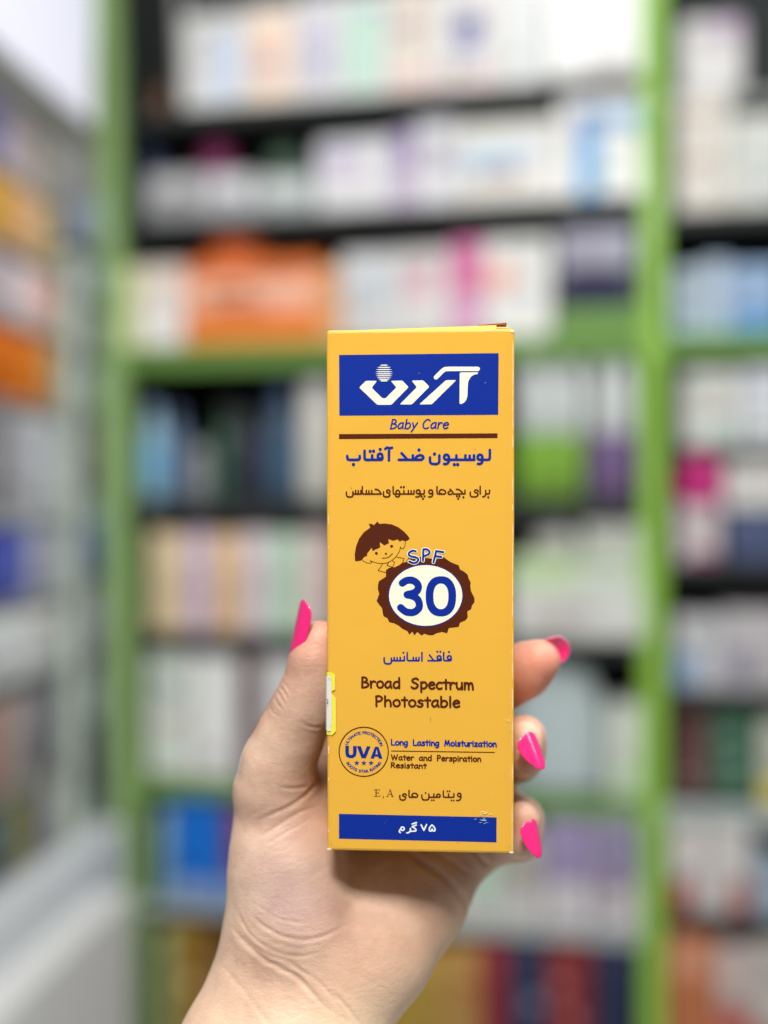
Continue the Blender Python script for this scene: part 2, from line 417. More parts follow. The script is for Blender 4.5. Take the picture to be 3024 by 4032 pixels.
# Persian lettering, traced pen strokes
def pen(name, R, w, m, strokes, dots, dr, rings=(), off=L1_):
    k = Ink(off)
    for s in strokes: k.stroke([R(p) for p in (crom(s, 3) if len(s) > 3 else s)], R.w(w))
    for (cx, cy, rx, ry) in rings:
        k.stroke([R((cx + rx * math.cos(t * math.pi / 7), cy + ry * math.sin(t * math.pi / 7))) for t in range(15)], R.w(w))
    for d in dots: k.disc(R(d), R.w(dr), 14)
    return k.build(name, m)
pen('lettering', R2, 25, m_blue,
    [[(1490, 122), (1490, 195), (1484, 210), (1470, 214), (1405, 214)],
     [(1421, 190), (1421, 225), (1412, 245), (1395, 253), (1378, 253)],
     [(1342, 172), (1342, 214)], [(1302, 176), (1302, 214)], [(1262, 172), (1262, 214)], [(1345, 214), (1098, 214)], [(1178, 172), (1178, 214)],
     [(1108, 190), (1108, 225), (1098, 245), (1082, 253), (1062, 253)],
     [(932, 192), (932, 225), (942, 247), (965, 253), (995, 253), (1015, 240), (1019, 215), (1019, 172)],
     [(772, 172), (772, 214)], [(640, 214), (852, 214)], [(790, 212), (806, 186), (835, 172), (862, 178), (870, 196), (852, 214)],
     [(666, 152), (690, 178), (722, 214)],
     [(549, 130), (549, 220)], [(514, 112), (530, 101), (545, 103), (560, 106), (578, 101)],
     [(488, 180), (488, 200), (480, 212), (465, 214), (335, 214)], [(392, 172), (392, 214)],
     [(321, 130), (321, 196), (326, 210), (340, 214)],
     [(160, 178), (160, 198), (166, 210), (180, 214), (255, 214), (270, 210), (276, 196), (276, 178)]],
    [(973, 160), (1158, 258), (1190, 258), (829, 122), (467, 117), (373, 135), (405, 133), (218, 258)], 15.5,
    rings=[(1398, 190, 23, 24), (1085, 190, 23, 24), (466, 180, 22, 24)])
pen('lettering', R2, 14, m_brown,
    [[(1487, 497), (1487, 520), (1480, 532), (1462, 533)], [(1451, 500), (1451, 535), (1442, 555), (1424, 559)],
     [(1400, 462), (1400, 533)],
     [(1383, 512), (1372, 497), (1352, 498), (1348, 515), (1372, 527), (1380, 540), (1368, 557), (1345, 560), (1320, 558), (1308, 545), (1308, 515)],
     [(1258, 497), (1258, 520), (1250, 532), (1150, 533)], [(1178, 490), (1200, 492), (1222, 508), (1240, 530)],
     [(1118, 488), (1138, 508), (1152, 532)], [(1130, 500), (1108, 512), (1100, 526), (1112, 537), (1135, 534)],
     [(1035, 492), (1062, 497), (1078, 515), (1068, 532), (1040, 534), (1012, 533)], [(1035, 492), (1018, 508), (1022, 524), (1044, 533)],
     [(997, 464), (997, 518), (1001, 530), (1014, 533)],
     [(957, 512), (957, 538), (948, 555), (935, 560), (918, 560)],
     [(878, 497), (878, 520), (872, 532), (838, 533)], [(839, 512), (839, 538), (830, 555), (818, 560), (800, 560)],
     [(782, 500), (782, 533)], [(756, 502), (756, 533)], [(730, 500), (730, 533)], [(783, 533), (598, 533)], [(688, 500), (688, 533)],
     [(650, 532), (646, 508), (628, 498), (614, 510), (620, 530)], [(612, 534), (612, 552), (628, 560), (645, 553), (648, 535)],
     [(588, 464), (588, 518), (592, 530), (604, 533)],
     [(560, 512), (550, 497), (532, 498), (528, 515), (550, 527), (557, 540), (546, 557), (525, 560), (508, 557), (498, 545), (498, 512)],
     [(420, 490), (442, 492), (460, 508), (476, 530)], [(478, 533), (312, 533)], [(388, 500), (388, 533)], [(362, 502), (362, 533)], [(338, 500), (338, 533)],
     [(300, 464), (300, 518), (304, 530), (316, 533)],
     [(287, 500), (287, 533)], [(262, 502), (262, 533)], [(238, 500), (238, 533)], [(288, 533), (216, 533)],
     [(212, 512), (212, 540), (204, 557), (185, 561), (165, 558), (153, 545), (152, 515)]],
    [(1475, 563), (1243, 563), (1183, 553), (1206, 553), (1195, 576), (852, 555), (880, 553), (866, 577), (662, 468), (688, 468)], 10,
    rings=[(939, 512, 18, 18), (821, 512, 18, 18)])
pen('lettering', R4, 13.5, m_blue,
    [[(1071, 145), (1071, 158), (1064, 168), (1022, 168)], [(1010, 102), (1010, 154), (1014, 165), (1026, 168)],
     [(988, 145), (988, 158), (980, 168), (882, 168)], [(894, 122), (910, 142), (928, 168)],
     [(832, 102), (832, 170)], [(808, 142), (808, 168)], [(785, 144), (785, 168)], [(762, 142), (762, 168)], [(808, 168), (726, 168)],
     [(712, 102), (712, 154), (716, 165), (728, 168)],
     [(688, 135), (688, 160), (680, 168), (586, 168)], [(655, 142), (655, 168)], [(630, 144), (630, 168)], [(606, 142), (606, 168)],
     [(583, 148), (583, 178), (574, 192), (555, 194), (535, 191), (525, 178), (524, 145)]],
    [(1053, 97), (958, 95), (983, 95), (680, 103)], 8.5, rings=[(1056, 143, 16, 15), (972, 143, 16, 15)])
pen('lettering', R5, 12.2, m_brown,
    [[(1150, 642), (1150, 668), (1142, 682), (1130, 687), (1116, 687)],
     [(1093, 632), (1093, 652), (1086, 661), (1020, 661)], [(1050, 634), (1050, 661)], [(1007, 610), (1007, 650), (1011, 659), (1024, 661)],
     [(982, 650), (976, 661), (895, 661)], [(930, 634), (930, 661)],
     [(889, 634), (889, 665), (880, 681), (860, 683), (842, 681), (833, 668), (832, 642)],
     [(765, 627), (786, 632), (798, 646), (790, 659), (765, 661), (738, 661)], [(765, 627), (752, 640), (755, 652), (772, 660)],
     [(727, 606), (727, 650), (731, 659), (742, 661)],
     [(705, 645), (696, 634), (680, 636), (676, 648), (694, 657), (699, 668), (690, 681), (675, 684), (660, 681), (652, 668), (652, 646)]],
    [(1073, 687), (1092, 687), (1040, 612), (1058, 612), (912, 685), (930, 685), (862, 626)], 7, rings=[(1137, 642, 14, 14), (967, 648, 14, 13)])
k = Ink(L1_)
for s, w in (([(458, 600), (458, 654)], 8), ([(440, 600), (487, 600), (487, 610)], 3.5), ([(440, 654), (489, 654), (490, 643)], 3.5), ([(458, 627), (478, 627)], 3.5), ([(478, 618), (478, 636)], 3),
             ([(517, 652), (520, 660), (513, 670)], 5), ([(549, 656), (572, 600)], 3.2), ([(572, 600), (592, 656)], 8), ([(556, 638), (585, 638)], 3.2), ([(543, 656), (560, 656)], 3.2), ([(580, 656), (602, 656)], 3.2)):
    k.stroke([R5(p) for p in s], R5.w(w))
k.build('lettering', m_brown)
pen('lettering', R5, 12, m_white,
    [[(914, 888), (928, 900), (940, 922), (934, 937), (922, 934), (916, 922), (908, 936), (895, 936), (892, 920), (902, 900), (914, 888)],
     [(826, 886), (848, 932)], [(848, 932), (870, 884)],
     [(786, 888), (752, 902)], [(752, 902), (778, 918), (784, 932), (772, 938), (735, 938)], [(752, 880), (788, 868)],
     [(738, 916), (738, 932), (728, 948), (708, 952)],
     [(655, 950), (648, 940), (655, 925), (668, 930)]],
    [], 5, rings=[(674, 918, 14, 14)])

# brown rosette, ellipse, numerals
k = Ink(L0)
ros = [(760, 545), (830, 560), (905, 530), (975, 545), (1030, 550), (1100, 560), (1185, 530), (1230, 565), (1290, 602), (1370, 632), (1388, 685), (1430, 705), (1478, 745), (1490, 790), (1515, 840), (1510, 885), (1520, 945), (1562, 1030), (1560, 1080), (1530, 1120), (1520, 1165), (1475, 1190), (1480, 1265), (1450, 1300), (1387, 1325), (1370, 1378), (1250, 1392), (1230, 1455), (1170, 1438), (1100, 1455), (1060, 1478), (1010, 1478), (955, 1460), (920, 1482), (870, 1438), (835, 1480), (810, 1435), (775, 1470), (750, 1430), (690, 1400), (640, 1360), (590, 1335), (530, 1320), (510, 1275), (460, 1245), (450, 1200), (443, 1150), (410, 1110), (378, 1065), (410, 975), (392, 920), (395, 870), (405, 825), (490, 770), (492, 690), (535, 660), (600, 655), (650, 630), (690, 600), (735, 592)]
k.poly([R3g(p) for p in ros]); k.build('brown_rosette', m_brown)
def ell(cx, cy, rx, ry, n=72): return [R3g((cx + rx * math.cos(2 * math.pi * i / n), cy + ry * math.sin(2 * math.pi * i / n))) for i in range(n)]
k = Ink(L1_); k.poly(ell(970, 998, 453, 377)); k.build('oval_outline', m_blue)
k = Ink(L1_ + 0.00002); k.poly(ell(971, 997, 443, 367)); k.build('oval', m_cream)
k = Ink(L2_)
k.stroke([R3g(p) for p in crom([(688, 848), (735, 818), (800, 812), (855, 838), (884, 890), (862, 945), (812, 972), (745, 987), (812, 1003), (870, 1040), (893, 1095), (888, 1150), (840, 1194), (785, 1204), (725, 1190), (668, 1143)], 4)], R3g.w(88))
k.off = L2_
n = 60
for i in range(n):
    t0 = 2 * math.pi * i / n; t1 = 2 * math.pi * (i + 1) / n
    def q(rx, ry, t, e=0.86):
        c, s_ = math.cos(t), math.sin(t)
        return (1155 + rx * math.copysign(abs(c) ** e, c), 1007 + ry * math.copysign(abs(s_) ** e, s_))
    k.poly([R3g(q(184, 243, t0)), R3g(q(184, 243, t1)), R3g(q(91, 155, t1)), R3g(q(91, 155, t0))])
k.build('numerals', m_blue)
SPF = [crom([(850, 462), (815, 455), (775, 475), (768, 505), (800, 525), (850, 535), (880, 555), (868, 590), (825, 605), (772, 585)], 3),
       [(943, 440), (938, 578)], crom([(943, 440), (985, 438), (1016, 465), (1005, 498), (945, 522)], 3),
       [(1100, 458), (1065, 595)], [(1096, 460), (1186, 472)], [(1085, 520), (1160, 530)]]
k = Ink(L1_ + 0.00005)
for s in SPF: k.stroke([R3g(p) for p in s], R3g.w(44))
k.build('lettering_outline', m_cream)
k = Ink(L2_ + 0.00006)
for s in SPF: k.stroke([R3g(p) for p in s], R3g.w(25))
k.build('lettering', m_blue)

# drawn boy
k = Ink(L0)
hair = [(118, 583), (112, 500), (130, 400), (165, 310), (225, 230), (300, 178), (282, 127), (320, 132), (345, 148), (388, 102), (410, 132), (470, 126), (560, 137), (640, 172), (710, 225), (760, 280), (777, 308), (760, 330), (720, 342), (690, 330), (655, 345), (632, 318), (580, 336), (518, 314), (528, 366), (470, 392), (415, 350), (422, 416), (330, 458), (315, 420), (292, 455), (262, 490), (262, 520), (230, 530), (190, 575), (150, 582)]
k.poly([R3g(p) for p in hair])
for s in ([(200, 560), (230, 590), (280, 607), (320, 598), (298, 576)], [(298, 576), (370, 602), (450, 610), (530, 592), (600, 540), (650, 470), (665, 408)], [(665, 408), (672, 425), (695, 432), (718, 400), (725, 345)]):
    k.stroke([R3g(p) for p in crom(s, 4)], R3g.w(8))
k.stroke([R3g(p) for p in crom([(447, 546), (500, 542), (545, 518), (568, 490)], 4)], R3g.w(10))
for s in ([(450, 615), (396, 695), (492, 722)], [(612, 530), (712, 552), (690, 600)], [(570, 580), (595, 595), (572, 655), (502, 632), (525, 595)]):
    k.stroke([R3g(p) for p in s], R3g.w(8))
k.disc(R3g((375, 487)), R3g.w(18), 16); k.disc(R3g((559, 402)), R3g.w(18), 16); k.disc(R3g((490, 493)), R3g.w(13), 14)
k.build('boy_drawing', m_brown)

# scuffs: small irregular flecks of bare card
random.seed(11)
k = Ink(0.00024)
def flecks(cx, cy, sx, sy, n, smin, smax):
    for _ in range(n):
        x = random.gauss(cx, sx); y = random.gauss(cy, sy)
        if not (1290 < x < 2023 and 1302 < y < 3350): continue
        r = random.uniform(smin, smax); a = random.uniform(0, 6.28); el = random.uniform(0.4, 1)
        k.poly([face_uv((x + r * el * random.uniform(.5, 1) * math.cos(t + a), y + r * random.uniform(.5, 1) * math.sin(t + a))) for t in [i * 6.283 / 7 for i in range(7)]])
def smear(cx, cy, sx, sy, n):
    for _ in range(n):
        x = random.gauss(cx, sx); y = random.gauss(cy, sy); l = random.uniform(3, 9); w = random.uniform(.8, 2.0); t = random.uniform(-.5, .1)
        k.poly([face_uv((x + a * l * math.cos(t) - b * w * math.sin(t), y + a * l * math.sin(t) + b * w * math.cos(t))) for a, b in ((-1, 0), (-.3, -.8), (.4, -1), (1, -.1), (.5, .7), (-.4, .9))])
smear(1907, 3198, 9, 9, 16)
flecks(2000, 2850, 5, 20, 14, 1.2, 4); flecks(2004, 2760, 4, 60, 22, .8, 2.4)
flecks(1983, 3060, 10, 30, 20, .8, 2.6); flecks(1975, 2502, 4, 3, 5, .8, 2.5)
flecks(1649, 1471, 1, 1, 2, 1, 2); flecks(1911, 1506, 3, 2, 3, .6, 1.6)
flecks(1304, 3312, 2, 18, 12, .8, 2.6); flecks(1296, 2530, 1.2, 20, 12, .8, 2.2)
flecks(1300, 1430, 2, 60, 16, .6, 1.8); flecks(2006, 1500, 2, 80, 12, .5, 1.5)
flecks(1942, 3132, 2, 2, 2, 1, 2.4); flecks(1520, 3182, 3, 3, 3, 1, 2)
for _ in range(9):
    flecks(random.uniform(1320, 1990), random.uniform(1330, 3330), 1, 1, 1, .5, 1.1)
k.build('scuff_marks', card_material('rubbed_yellow_card', (240, 222, 140)))['kind'] = 'stuff'
k = Ink(0.00024)
smear(1902, 3230, 10, 9, 14); flecks(1522, 3236, 4, 5, 4, .8, 1.8)
k.build('rubbed_ink', card_material('rubbed_blue_ink', (120, 170, 206)))['kind'] = 'stuff'
k = Ink(0.00022)
for pts in ([(1866, 1770), (1872, 1767), (1876, 1771)], [(1380, 1915), (1383, 1922), (1386, 1926)], [(1800, 3317), (1806, 3318)], [(2009, 2880), (2010, 2886)], [(1697, 2822), (1694, 2832), (1696, 2840)]):
    k.stroke([face_uv(p) for p in pts], 0.00007)
k.build('scratch', m_inside)['kind'] = 'stuff'

# worn pale edges of the carton
random.seed(3)
ev = []; ef = []
def edge_chip(x, y, z, l, w, axis):
    b = len(ev)
    if axis == 'z':
        for t, ww in ((-.5, .2), (-.2, 1), (.2, .8), (.5, .15)):
            ev.append((x - w * ww / 2, y, z + l * t)); ev.append((x + w * ww / 2, y - 0.00002, z + l * t))
    else:
        for t, ww in ((-.5, .2), (-.2, 1), (.2, .8), (.5, .15)):
            ev.append((x + l * t, y, z - w * ww / 2)); ev.append((x + l * t, y - 0.00002, z + w * ww / 2))
    for i in range(3): ef.append((b + 2 * i, b + 2 * i + 1, b + 2 * i + 3, b + 2 * i + 2))
for i in range(44):
    edge_chip(hw - 0.00045, -0.00003, random.uniform(0.002, BH - 0.003), random.uniform(.0012, .008), random.uniform(.00006, .00014), 'z')
for i in range(16):
    edge_chip(-hw + 0.0005, -0.00003, random.uniform(0.002, BH - 0.003), random.uniform(.0005, .002), random.uniform(.00008, .0002), 'z')
for i in range(22):
    edge_chip(random.uniform(-hw + .002, hw - .002), -0.00003, BH - 0.0006, random.uniform(.0006, .003), random.uniform(.0001, .0002), 'x')
for (x, z) in ((hw - .0006, .0006), (-hw + .0006, .0006), (hw - .0007, BH - .0008)):
    edge_chip(x, -0.0001, z, .0014, .0006, 'x')
link_mesh('worn_edge', ev, ef, m_cream, carton)['kind'] = 'stuff'

# sticker folded round the left edge
def sticker_piece(name, z0, z1, x1, m, off, notch=None, side=0.012):
    bm_v = []; n = 10
    # cross-section from side (y>0) around the edge to the front
    xs = [(-hw - off, side), (-hw - off, 0.0011), (-hw + 0.0003 - off * .7, 0.0003 - off * .7), (-hw + 0.0011, -off), (x1, -off)]
    v = []; f = []
    for i in range(n + 1):
        z = z0 + (z1 - z0) * i / n
        for j, (x, y) in enumerate(xs):
            xx = x
            if j == 4:
                e = min(i, n - i) / n
                xx = x - 0.0011 * max(0, 1 - e * 9) ** 2
            v.append((xx, y, z))
    m5 = len(xs)
    for i in range(n):
        for j in range(m5 - 1):
            a = i * m5 + j
            f.append((a, a + 1, a + m5 + 1, a + m5))
    return link_mesh(name, v, f, m, stick, smooth=False)
stick = empty('price_sticker', MB, 'fluorescent yellow and white price sticker folded over the left edge of the carton', 'sticker')
def fz(py): return face_uv((1290, py))[1]
def fx(px, py=2750): return face_uv((px, py))[0]
sticker_piece('border', fz(2722), fz(2646), fx(1320), m_fluo, 0.00030)
sticker_piece('border', fz(2894), fz(2730), fx(1323), m_fluo, 0.00032)
sticker_piece('paper_strip', fz(2877), fz(2662), fx(1306), m_label, 0.00045)
k = Ink(0.0006)
k.stroke([face_uv(p) for p in [(1285, 2752), (1292, 2754), (1291, 2769)]], 0.00016); k.stroke([face_uv(p) for p in [(1285, 2766), (1291, 2769)]], 0.00016)
o = k.build('print', mat((60, 60, 70), 0.6)); o.parent = stick

# ------------------------------------------------------------------ the hand: one continuous surface
VOX = 0.0005
lo = np.array([-0.085, 0.285, -0.215]); hi = np.array([0.062, 0.395, -0.028])
dims = np.ceil((hi - lo) / VOX).astype(int)
D = np.full(tuple(dims), 0.05, dtype=np.float32)
gx = lo[0] + VOX * np.arange(dims[0], dtype=np.float32)
gy = lo[1] + VOX * np.arange(dims[1], dtype=np.float32)
gz = lo[2] + VOX * np.arange(dims[2], dtype=np.float32)

def cone(a, ra, b, rb, k=0.003):
    """smooth union of a tapered capsule"""
    a = np.array(a, float); b = np.array(b, float)
    pad = max(ra, rb) + 0.014
    mn = np.minimum(a, b) - pad; mx = np.maximum(a, b) + pad
    i0 = np.clip(((mn - lo) / VOX).astype(int), 0, dims); i1 = np.clip(((mx - lo) / VOX).astype(int) + 1, 0, dims)
    if (i1 <= i0).any(): return
    X = gx[i0[0]:i1[0]][:, None, None] - a[0]; Y = gy[i0[1]:i1[1]][None, :, None] - a[1]; Z = gz[i0[2]:i1[2]][None, None, :] - a[2]
    d = b - a; L2 = float(d @ d)
    t = np.clip((X * d[0] + Y * d[1] + Z * d[2]) / max(L2, 1e-12), 0, 1)
    dist = np.sqrt((X - t * d[0]) ** 2 + (Y - t * d[1]) ** 2 + (Z - t * d[2]) ** 2) - (ra + (rb - ra) * t)
    sub = D[i0[0]:i1[0], i0[1]:i1[1], i0[2]:i1[2]]
    h = np.clip(0.5 + 0.5 * (sub - dist) / k, 0, 1)
    D[i0[0]:i1[0], i0[1]:i1[1], i0[2]:i1[2]] = (sub * (1 - h) + dist * h - k * h * (1 - h)).astype(np.float32)

mm = 0.001
def chain(pts, k=0.003, off=None):
    for i in range(len(pts) - 1):
        a, ra = pts[i]; b, rb = pts[i + 1]
        if off is None: cone(a, ra * mm, b, rb * mm, k)
        else:
            cone(a + off, ra * mm, b + off, rb * mm, k); cone(a - off, ra * mm, b - off, rb * mm, k)

# forearm and wrist
chain([(W(1085, 3830, .334), 16.5), (W(950, 4132, .328), 16.5), (W(640, 4800, .318), 20)], 0.010)
chain([(W(1440, 3770, .337), 15.5), (W(1260, 4105, .330), 16.5), (W(960, 4800, .320), 21)], 0.010)
chain([(W(1270, 3800, .335), 17), (W(1110, 4110, .328), 18), (W(800, 4800, .318), 22)], 0.010)
# thenar mass
chain([(W(1085, 3830, .334), 16.5), (W(1140, 3600, .335), 17.0), (W(1128, 3380, .336), 15.6), (W(1085, 3150, .338), 11.6)], 0.008)
chain([(W(1200, 3600, .336), 16), (W(1190, 3400, .347), 14)], 0.010)
# palm
chain([(W(1290, 3780, .3375), 16.5), (W(1345, 3420, .3600), 15), (W(1345, 2960, .3675), 10.3)], 0.010)
chain([(W(1400, 3760, .338), 16), (W(1430, 3580, .350), 16), (W(1480, 3350, .3625), 13), (W(1500, 2900, .3675), 10)], 0.010)
chain([(W(1480, 3720, .341), 15.5), (W(1580, 3530, .351), 14.5), (W(1650, 3320, .3625), 13), (W(1680, 2980, .3665), 10)], 0.010)
chain([(W(1500, 3650, .342), 15.5), (W(1630, 3500, .351), 14.5), (W(1770, 3290, .361), 12.5), (W(1840, 3130, .3655), 10)], 0.010)
chain([(W(1800, 3285, .363), 10), (W(1965, 3285, .365), 8.6)], 0.010)
# web between thumb and index
chain([(W(1110, 3160, .342), 8), (W(1230, 3110, .354), 7), (W(1340, 3010, .364), 8)], 0.012)
# thumb (broader in depth than seen from the front)
thumb = [(W(1080, 3100, .336), 10.3), (W(1100, 3000, .3355), 9.2), (W(1150, 2880, .334), 8.1), (W(1202, 2770, .332), 7.4), (W(1236, 2680, .331), 6.5), (W(1248, 2590, .3305), 6.0), (W(1262, 2525, .3305), 5.0)]
chain(thumb, 0.005, np.array([0.0, 0.0022, 0.0]))
# index runs up hidden behind the carton
chain([(W(1345, 2960, .3655), 10.0), (W(1500, 2600, .3610), 8.2), (W(1585, 2330, .3585), 7.4), (W(1630, 2140, .3565), 6.4)], 0.004)
# middle finger, tip turned out past the right edge
chain([(W(1500, 2900, .3665), 9.6), (W(1800, 2735, .366), 8.8), (W(1985, 2680, .357), 8.6), (W(2065, 2640, .351), 8.0), (W(2125, 2602, .348), 6.4)], 0.004)
# ring and little finger curl round the right side
def XYZ(x, y, py): return np.array([x, y, -(py - CY) / F * y])
def curl(pts, off, k=0.004): chain(pts, k, np.array(off))
ring = [(W(1680, 2980, .3665), 9.2), (XYZ(.0395, .3735, 2965), 8.0), (XYZ(.0438, .3600, 2948), 6.8), (XYZ(.0428, .3450, 2944), 6.1), (XYZ(.0416, .3300, 2948), 5.3)]
curl(ring, (0.0004, 0, 0.0030))
pink = [(W(1840, 3130, .3635), 8.8), (XYZ(.0405, .3720, 3245), 7.4), (XYZ(.0438, .3600, 3262), 6.4), (XYZ(.0424, .3460, 3262), 5.8), (XYZ(.0410, .3320, 3264), 5.1)]
curl(pink, (0.0004, 0, 0.0031))

# the flesh is pressed flat where it meets the carton
I = np.linalg.inv(R3)
X = gx[:, None, None] - C0[0]; Y = gy[None, :, None] - C0[1]; Z = gz[None, None, :] - C0[2]
lx = I[0, 0] * X + I[0, 1] * Y + I[0, 2] * Z
ly = I[1, 0] * X + I[1, 1] * Y + I[1, 2] * Z
lz = I[2, 0] * X + I[2, 1] * Y + I[2, 2] * Z
bxd = np.maximum(np.maximum(np.abs(lx) - (hw + 0.0002), np.abs(ly - BD / 2) - (BD / 2 + 0.0002)), -lz - 0.0002)
kk = 0.0012
hh = np.clip(0.5 - 0.5 * (D + bxd) / kk, 0, 1)
D = (D * (1 - hh) - bxd * hh + kk * hh * (1 - hh)).astype(np.float32)
del bxd, lx, ly, lz, hh

def surface_nets(D):
    S = D < 0
    nx, ny, nz = D.shape
    c = [(i, j, k) for i in (0, 1) for j in (0, 1) for k in (0, 1)]
    cnt = np.zeros((nx - 1, ny - 1, nz - 1), np.int8)
    for (i, j, k) in c: cnt += S[i:nx - 1 + i, j:ny - 1 + j, k:nz - 1 + k]
    act = np.argwhere((cnt > 0) & (cnt < 8))
    idx = np.full(cnt.shape, -1, np.int64); idx[act[:, 0], act[:, 1], act[:, 2]] = np.arange(len(act))
    pos = np.zeros((len(act), 3)); n = np.zeros(len(act))
    val = {q: D[act[:, 0] + q[0], act[:, 1] + q[1], act[:, 2] + q[2]].astype(float) for q in c}
    for q in c:
        for ax in range(3):
            if q[ax] == 0:
                q2 = tuple(q[i] + (1 if i == ax else 0) for i in range(3))
                a, b = val[q], val[q2]
                m = (a < 0) != (b < 0)
                t = np.where(m, a / np.where(m, a - b, 1), 0)
                p = np.tile(np.array(q, float), (len(act), 1)); p[:, ax] += t
                pos[m] += p[m]; n[m] += 1
    V = (act + pos / n[:, None]) * VOX + lo
    Q = []
    for ax in range(3):
        sl0 = [slice(None)] * 3; sl1 = [slice(None)] * 3
        sl0[ax] = slice(0, -1); sl1[ax] = slice(1, None)
        cr = S[tuple(sl0)] != S[tuple(sl1)]
        e = np.argwhere(cr); u, v = [(1, 2), (2, 0), (0, 1)][ax]
        ok = (e[:, u] > 0) & (e[:, v] > 0) & (e[:, u] < D.shape[u] - 1) & (e[:, v] < D.shape[v] - 1)
        e = e[ok]
        ins = S[e[:, 0], e[:, 1], e[:, 2]]
        def at(du, dv):
            f = e.copy(); f[:, u] += du; f[:, v] += dv
            return idx[f[:, 0], f[:, 1], f[:, 2]]
        q = np.column_stack([at(-1, -1), at(0, -1), at(0, 0), at(-1, 0)])
        q[~ins] = q[~ins][:, ::-1]
        Q.append(q)
    return V, np.concatenate(Q)
V, Q = surface_nets(D)
# light relaxation of the surface
def relax(V, Q, it, lam=0.5):
    for _ in range(it):
        acc = np.zeros_like(V); cn = np.zeros(len(V))
        for a, b in ((0, 1), (1, 2), (2, 3), (3, 0)):
            np.add.at(acc, Q[:, a], V[Q[:, b]]); np.add.at(acc, Q[:, b], V[Q[:, a]])
            np.add.at(cn, Q[:, a], 1); np.add.at(cn, Q[:, b], 1)
        V = V + lam * (acc / cn[:, None] - V)
    return V
V = relax(V, Q, 5)
def vnormals(V, Q):
    n = np.cross(V[Q[:, 2]] - V[Q[:, 0]], V[Q[:, 3]] - V[Q[:, 1]])
    N = np.zeros_like(V)
    for a in range(4): np.add.at(N, Q[:, a], n)
    return N / (np.linalg.norm(N, axis=1)[:, None] + 1e-12)
NV = vnormals(V, Q)
if (NV * (V - V.mean(0))).sum() < 0: Q = Q[:, ::-1]; NV = -NV

# skin folds sunk into the surface (polylines over the palm side)
PX = CX + V[:, 0] / V[:, 1] * F; PY = CY - V[:, 2] / V[:, 1] * F
front = NV[:, 1] < 0.15
def fold(pts, width, depth, ridge=0.35):
    global V
    P = np.array(crom(pts, 6)); best = np.full(len(V), 1e9); tt = np.zeros(len(V))
    for i in range(len(P) - 1):
        a, b = P[i], P[i + 1]; d = b - a
        t = np.clip(((PX - a[0]) * d[0] + (PY - a[1]) * d[1]) / (d @ d + 1e-9), 0, 1)
        q = np.hypot(PX - a[0] - t * d[0], PY - a[1] - t * d[1])
        s = q < best; best[s] = q[s]; tt[s] = (i + t[s]) / (len(P) - 1)
    env = np.clip(np.minimum(tt, 1 - tt) * 5, 0, 1)
    g = np.exp(-(best / width) ** 2) - ridge * np.exp(-((best - 2.2 * width) / (1.4 * width)) ** 2)
    V = V - NV * (g * env * depth * 0.8 * mm * front)[:, None]
fold([(905, 3640), (960, 3705), (1037, 3774), (1110, 3815), (1175, 3850), (1243, 3925), (1300, 3985)], 9, 0.50, .3)
fold([(930, 3640), (1000, 3722), (1070, 3765), (1160, 3800), (1240, 3880)], 7, 0.28, .2)
fold([(1040, 3790), (1150, 3808), (1260, 3870), (1360, 4000)], 6, 0.22)
fold([(985, 3600), (1030, 3640), (1110, 3685), (1200, 3700), (1290, 3680), (1380, 3630)], 7, 0.30)
fold([(930, 3580), (985, 3680), (1080, 3745), (1180, 3765), (1270, 3745)], 6, 0.24)
fold([(1010, 3560), (1060, 3600), (1150, 3630), (1240, 3625)], 5, 0.14)
fold([(1000, 3240), (1086, 3200), (1150, 3170), (1215, 3120), (1260, 3060)], 7, 0.45)
fold([(1020, 3300), (1110, 3240), (1180, 3200), (1260, 3170)], 6, 0.30)
fold([(1040, 3330), (1140, 3270), (1220, 3225)], 5, 0.2)
fold([(1100, 3100), (1160, 3105), (1215, 3095)], 6, 0.3)
fold([(1590, 3340), (1645, 3385), (1715, 3430), (1770, 3475), (1815, 3530), (1850, 3590)], 12, 1.5, 0.2)
fold([(1850, 3330), (1890, 3372), (1925, 3415)], 10, 1.1, .2)
fold([(1700, 3350), (1790, 3400), (1850, 3450)], 9, 0.6, .2)
fold([(1410, 3500), (1480, 3440), (1560, 3400)], 12, 0.4, 0.1)
fold([(1100, 2700), (1118, 2725), (1135, 2755)], 3.5, 0.30); fold([(1090, 2720), (1108, 2750), (1125, 2780)], 3.5, 0.32)
fold([(1078, 2745), (1092, 2770), (1112, 2795)], 3.5, 0.32); fold([(1110, 2680), (1128, 2700), (1140, 2725)], 3.5, 0.2)
fold([(1185, 2840), (1215, 2860), (1270, 2865)], 5, 0.3); fold([(1060, 2780), (1075, 2805), (1100, 2820)], 3.5, 0.2)
fold([(1300, 3900), (1360, 3960), (1430, 4050)], 8, 0.25)
fold([(860, 3790), (960, 3900), (1080, 4060)], 9, 0.12)
rs = np.random.RandomState(4)
for i in range(26):          # fine skin lines over the ball of the thumb
    x = rs.uniform(950, 1250); y = rs.uniform(3180, 3720); l = rs.uniform(50, 110); a = rs.uniform(-0.75, -0.35)
    if y > 3520: a = rs.uniform(0.0, 0.6)
    fold([(x, y), (x + l * .5, y + l * .5 * math.sin(a) + rs.uniform(-6, 6)), (x + l, y + l * math.sin(a))], 3.6, 0.09, .1)
for i in range(22):          # and slanting lines on the wrist
    x = rs.uniform(820, 1500); y = rs.uniform(3800, 4030); l = rs.uniform(60, 160)
    fold([(x, y), (x + l * .5, y + l * .33), (x + l, y + l * .6)], 3.4, 0.07, .1)
V = relax(V, Q, 1, 0.3)

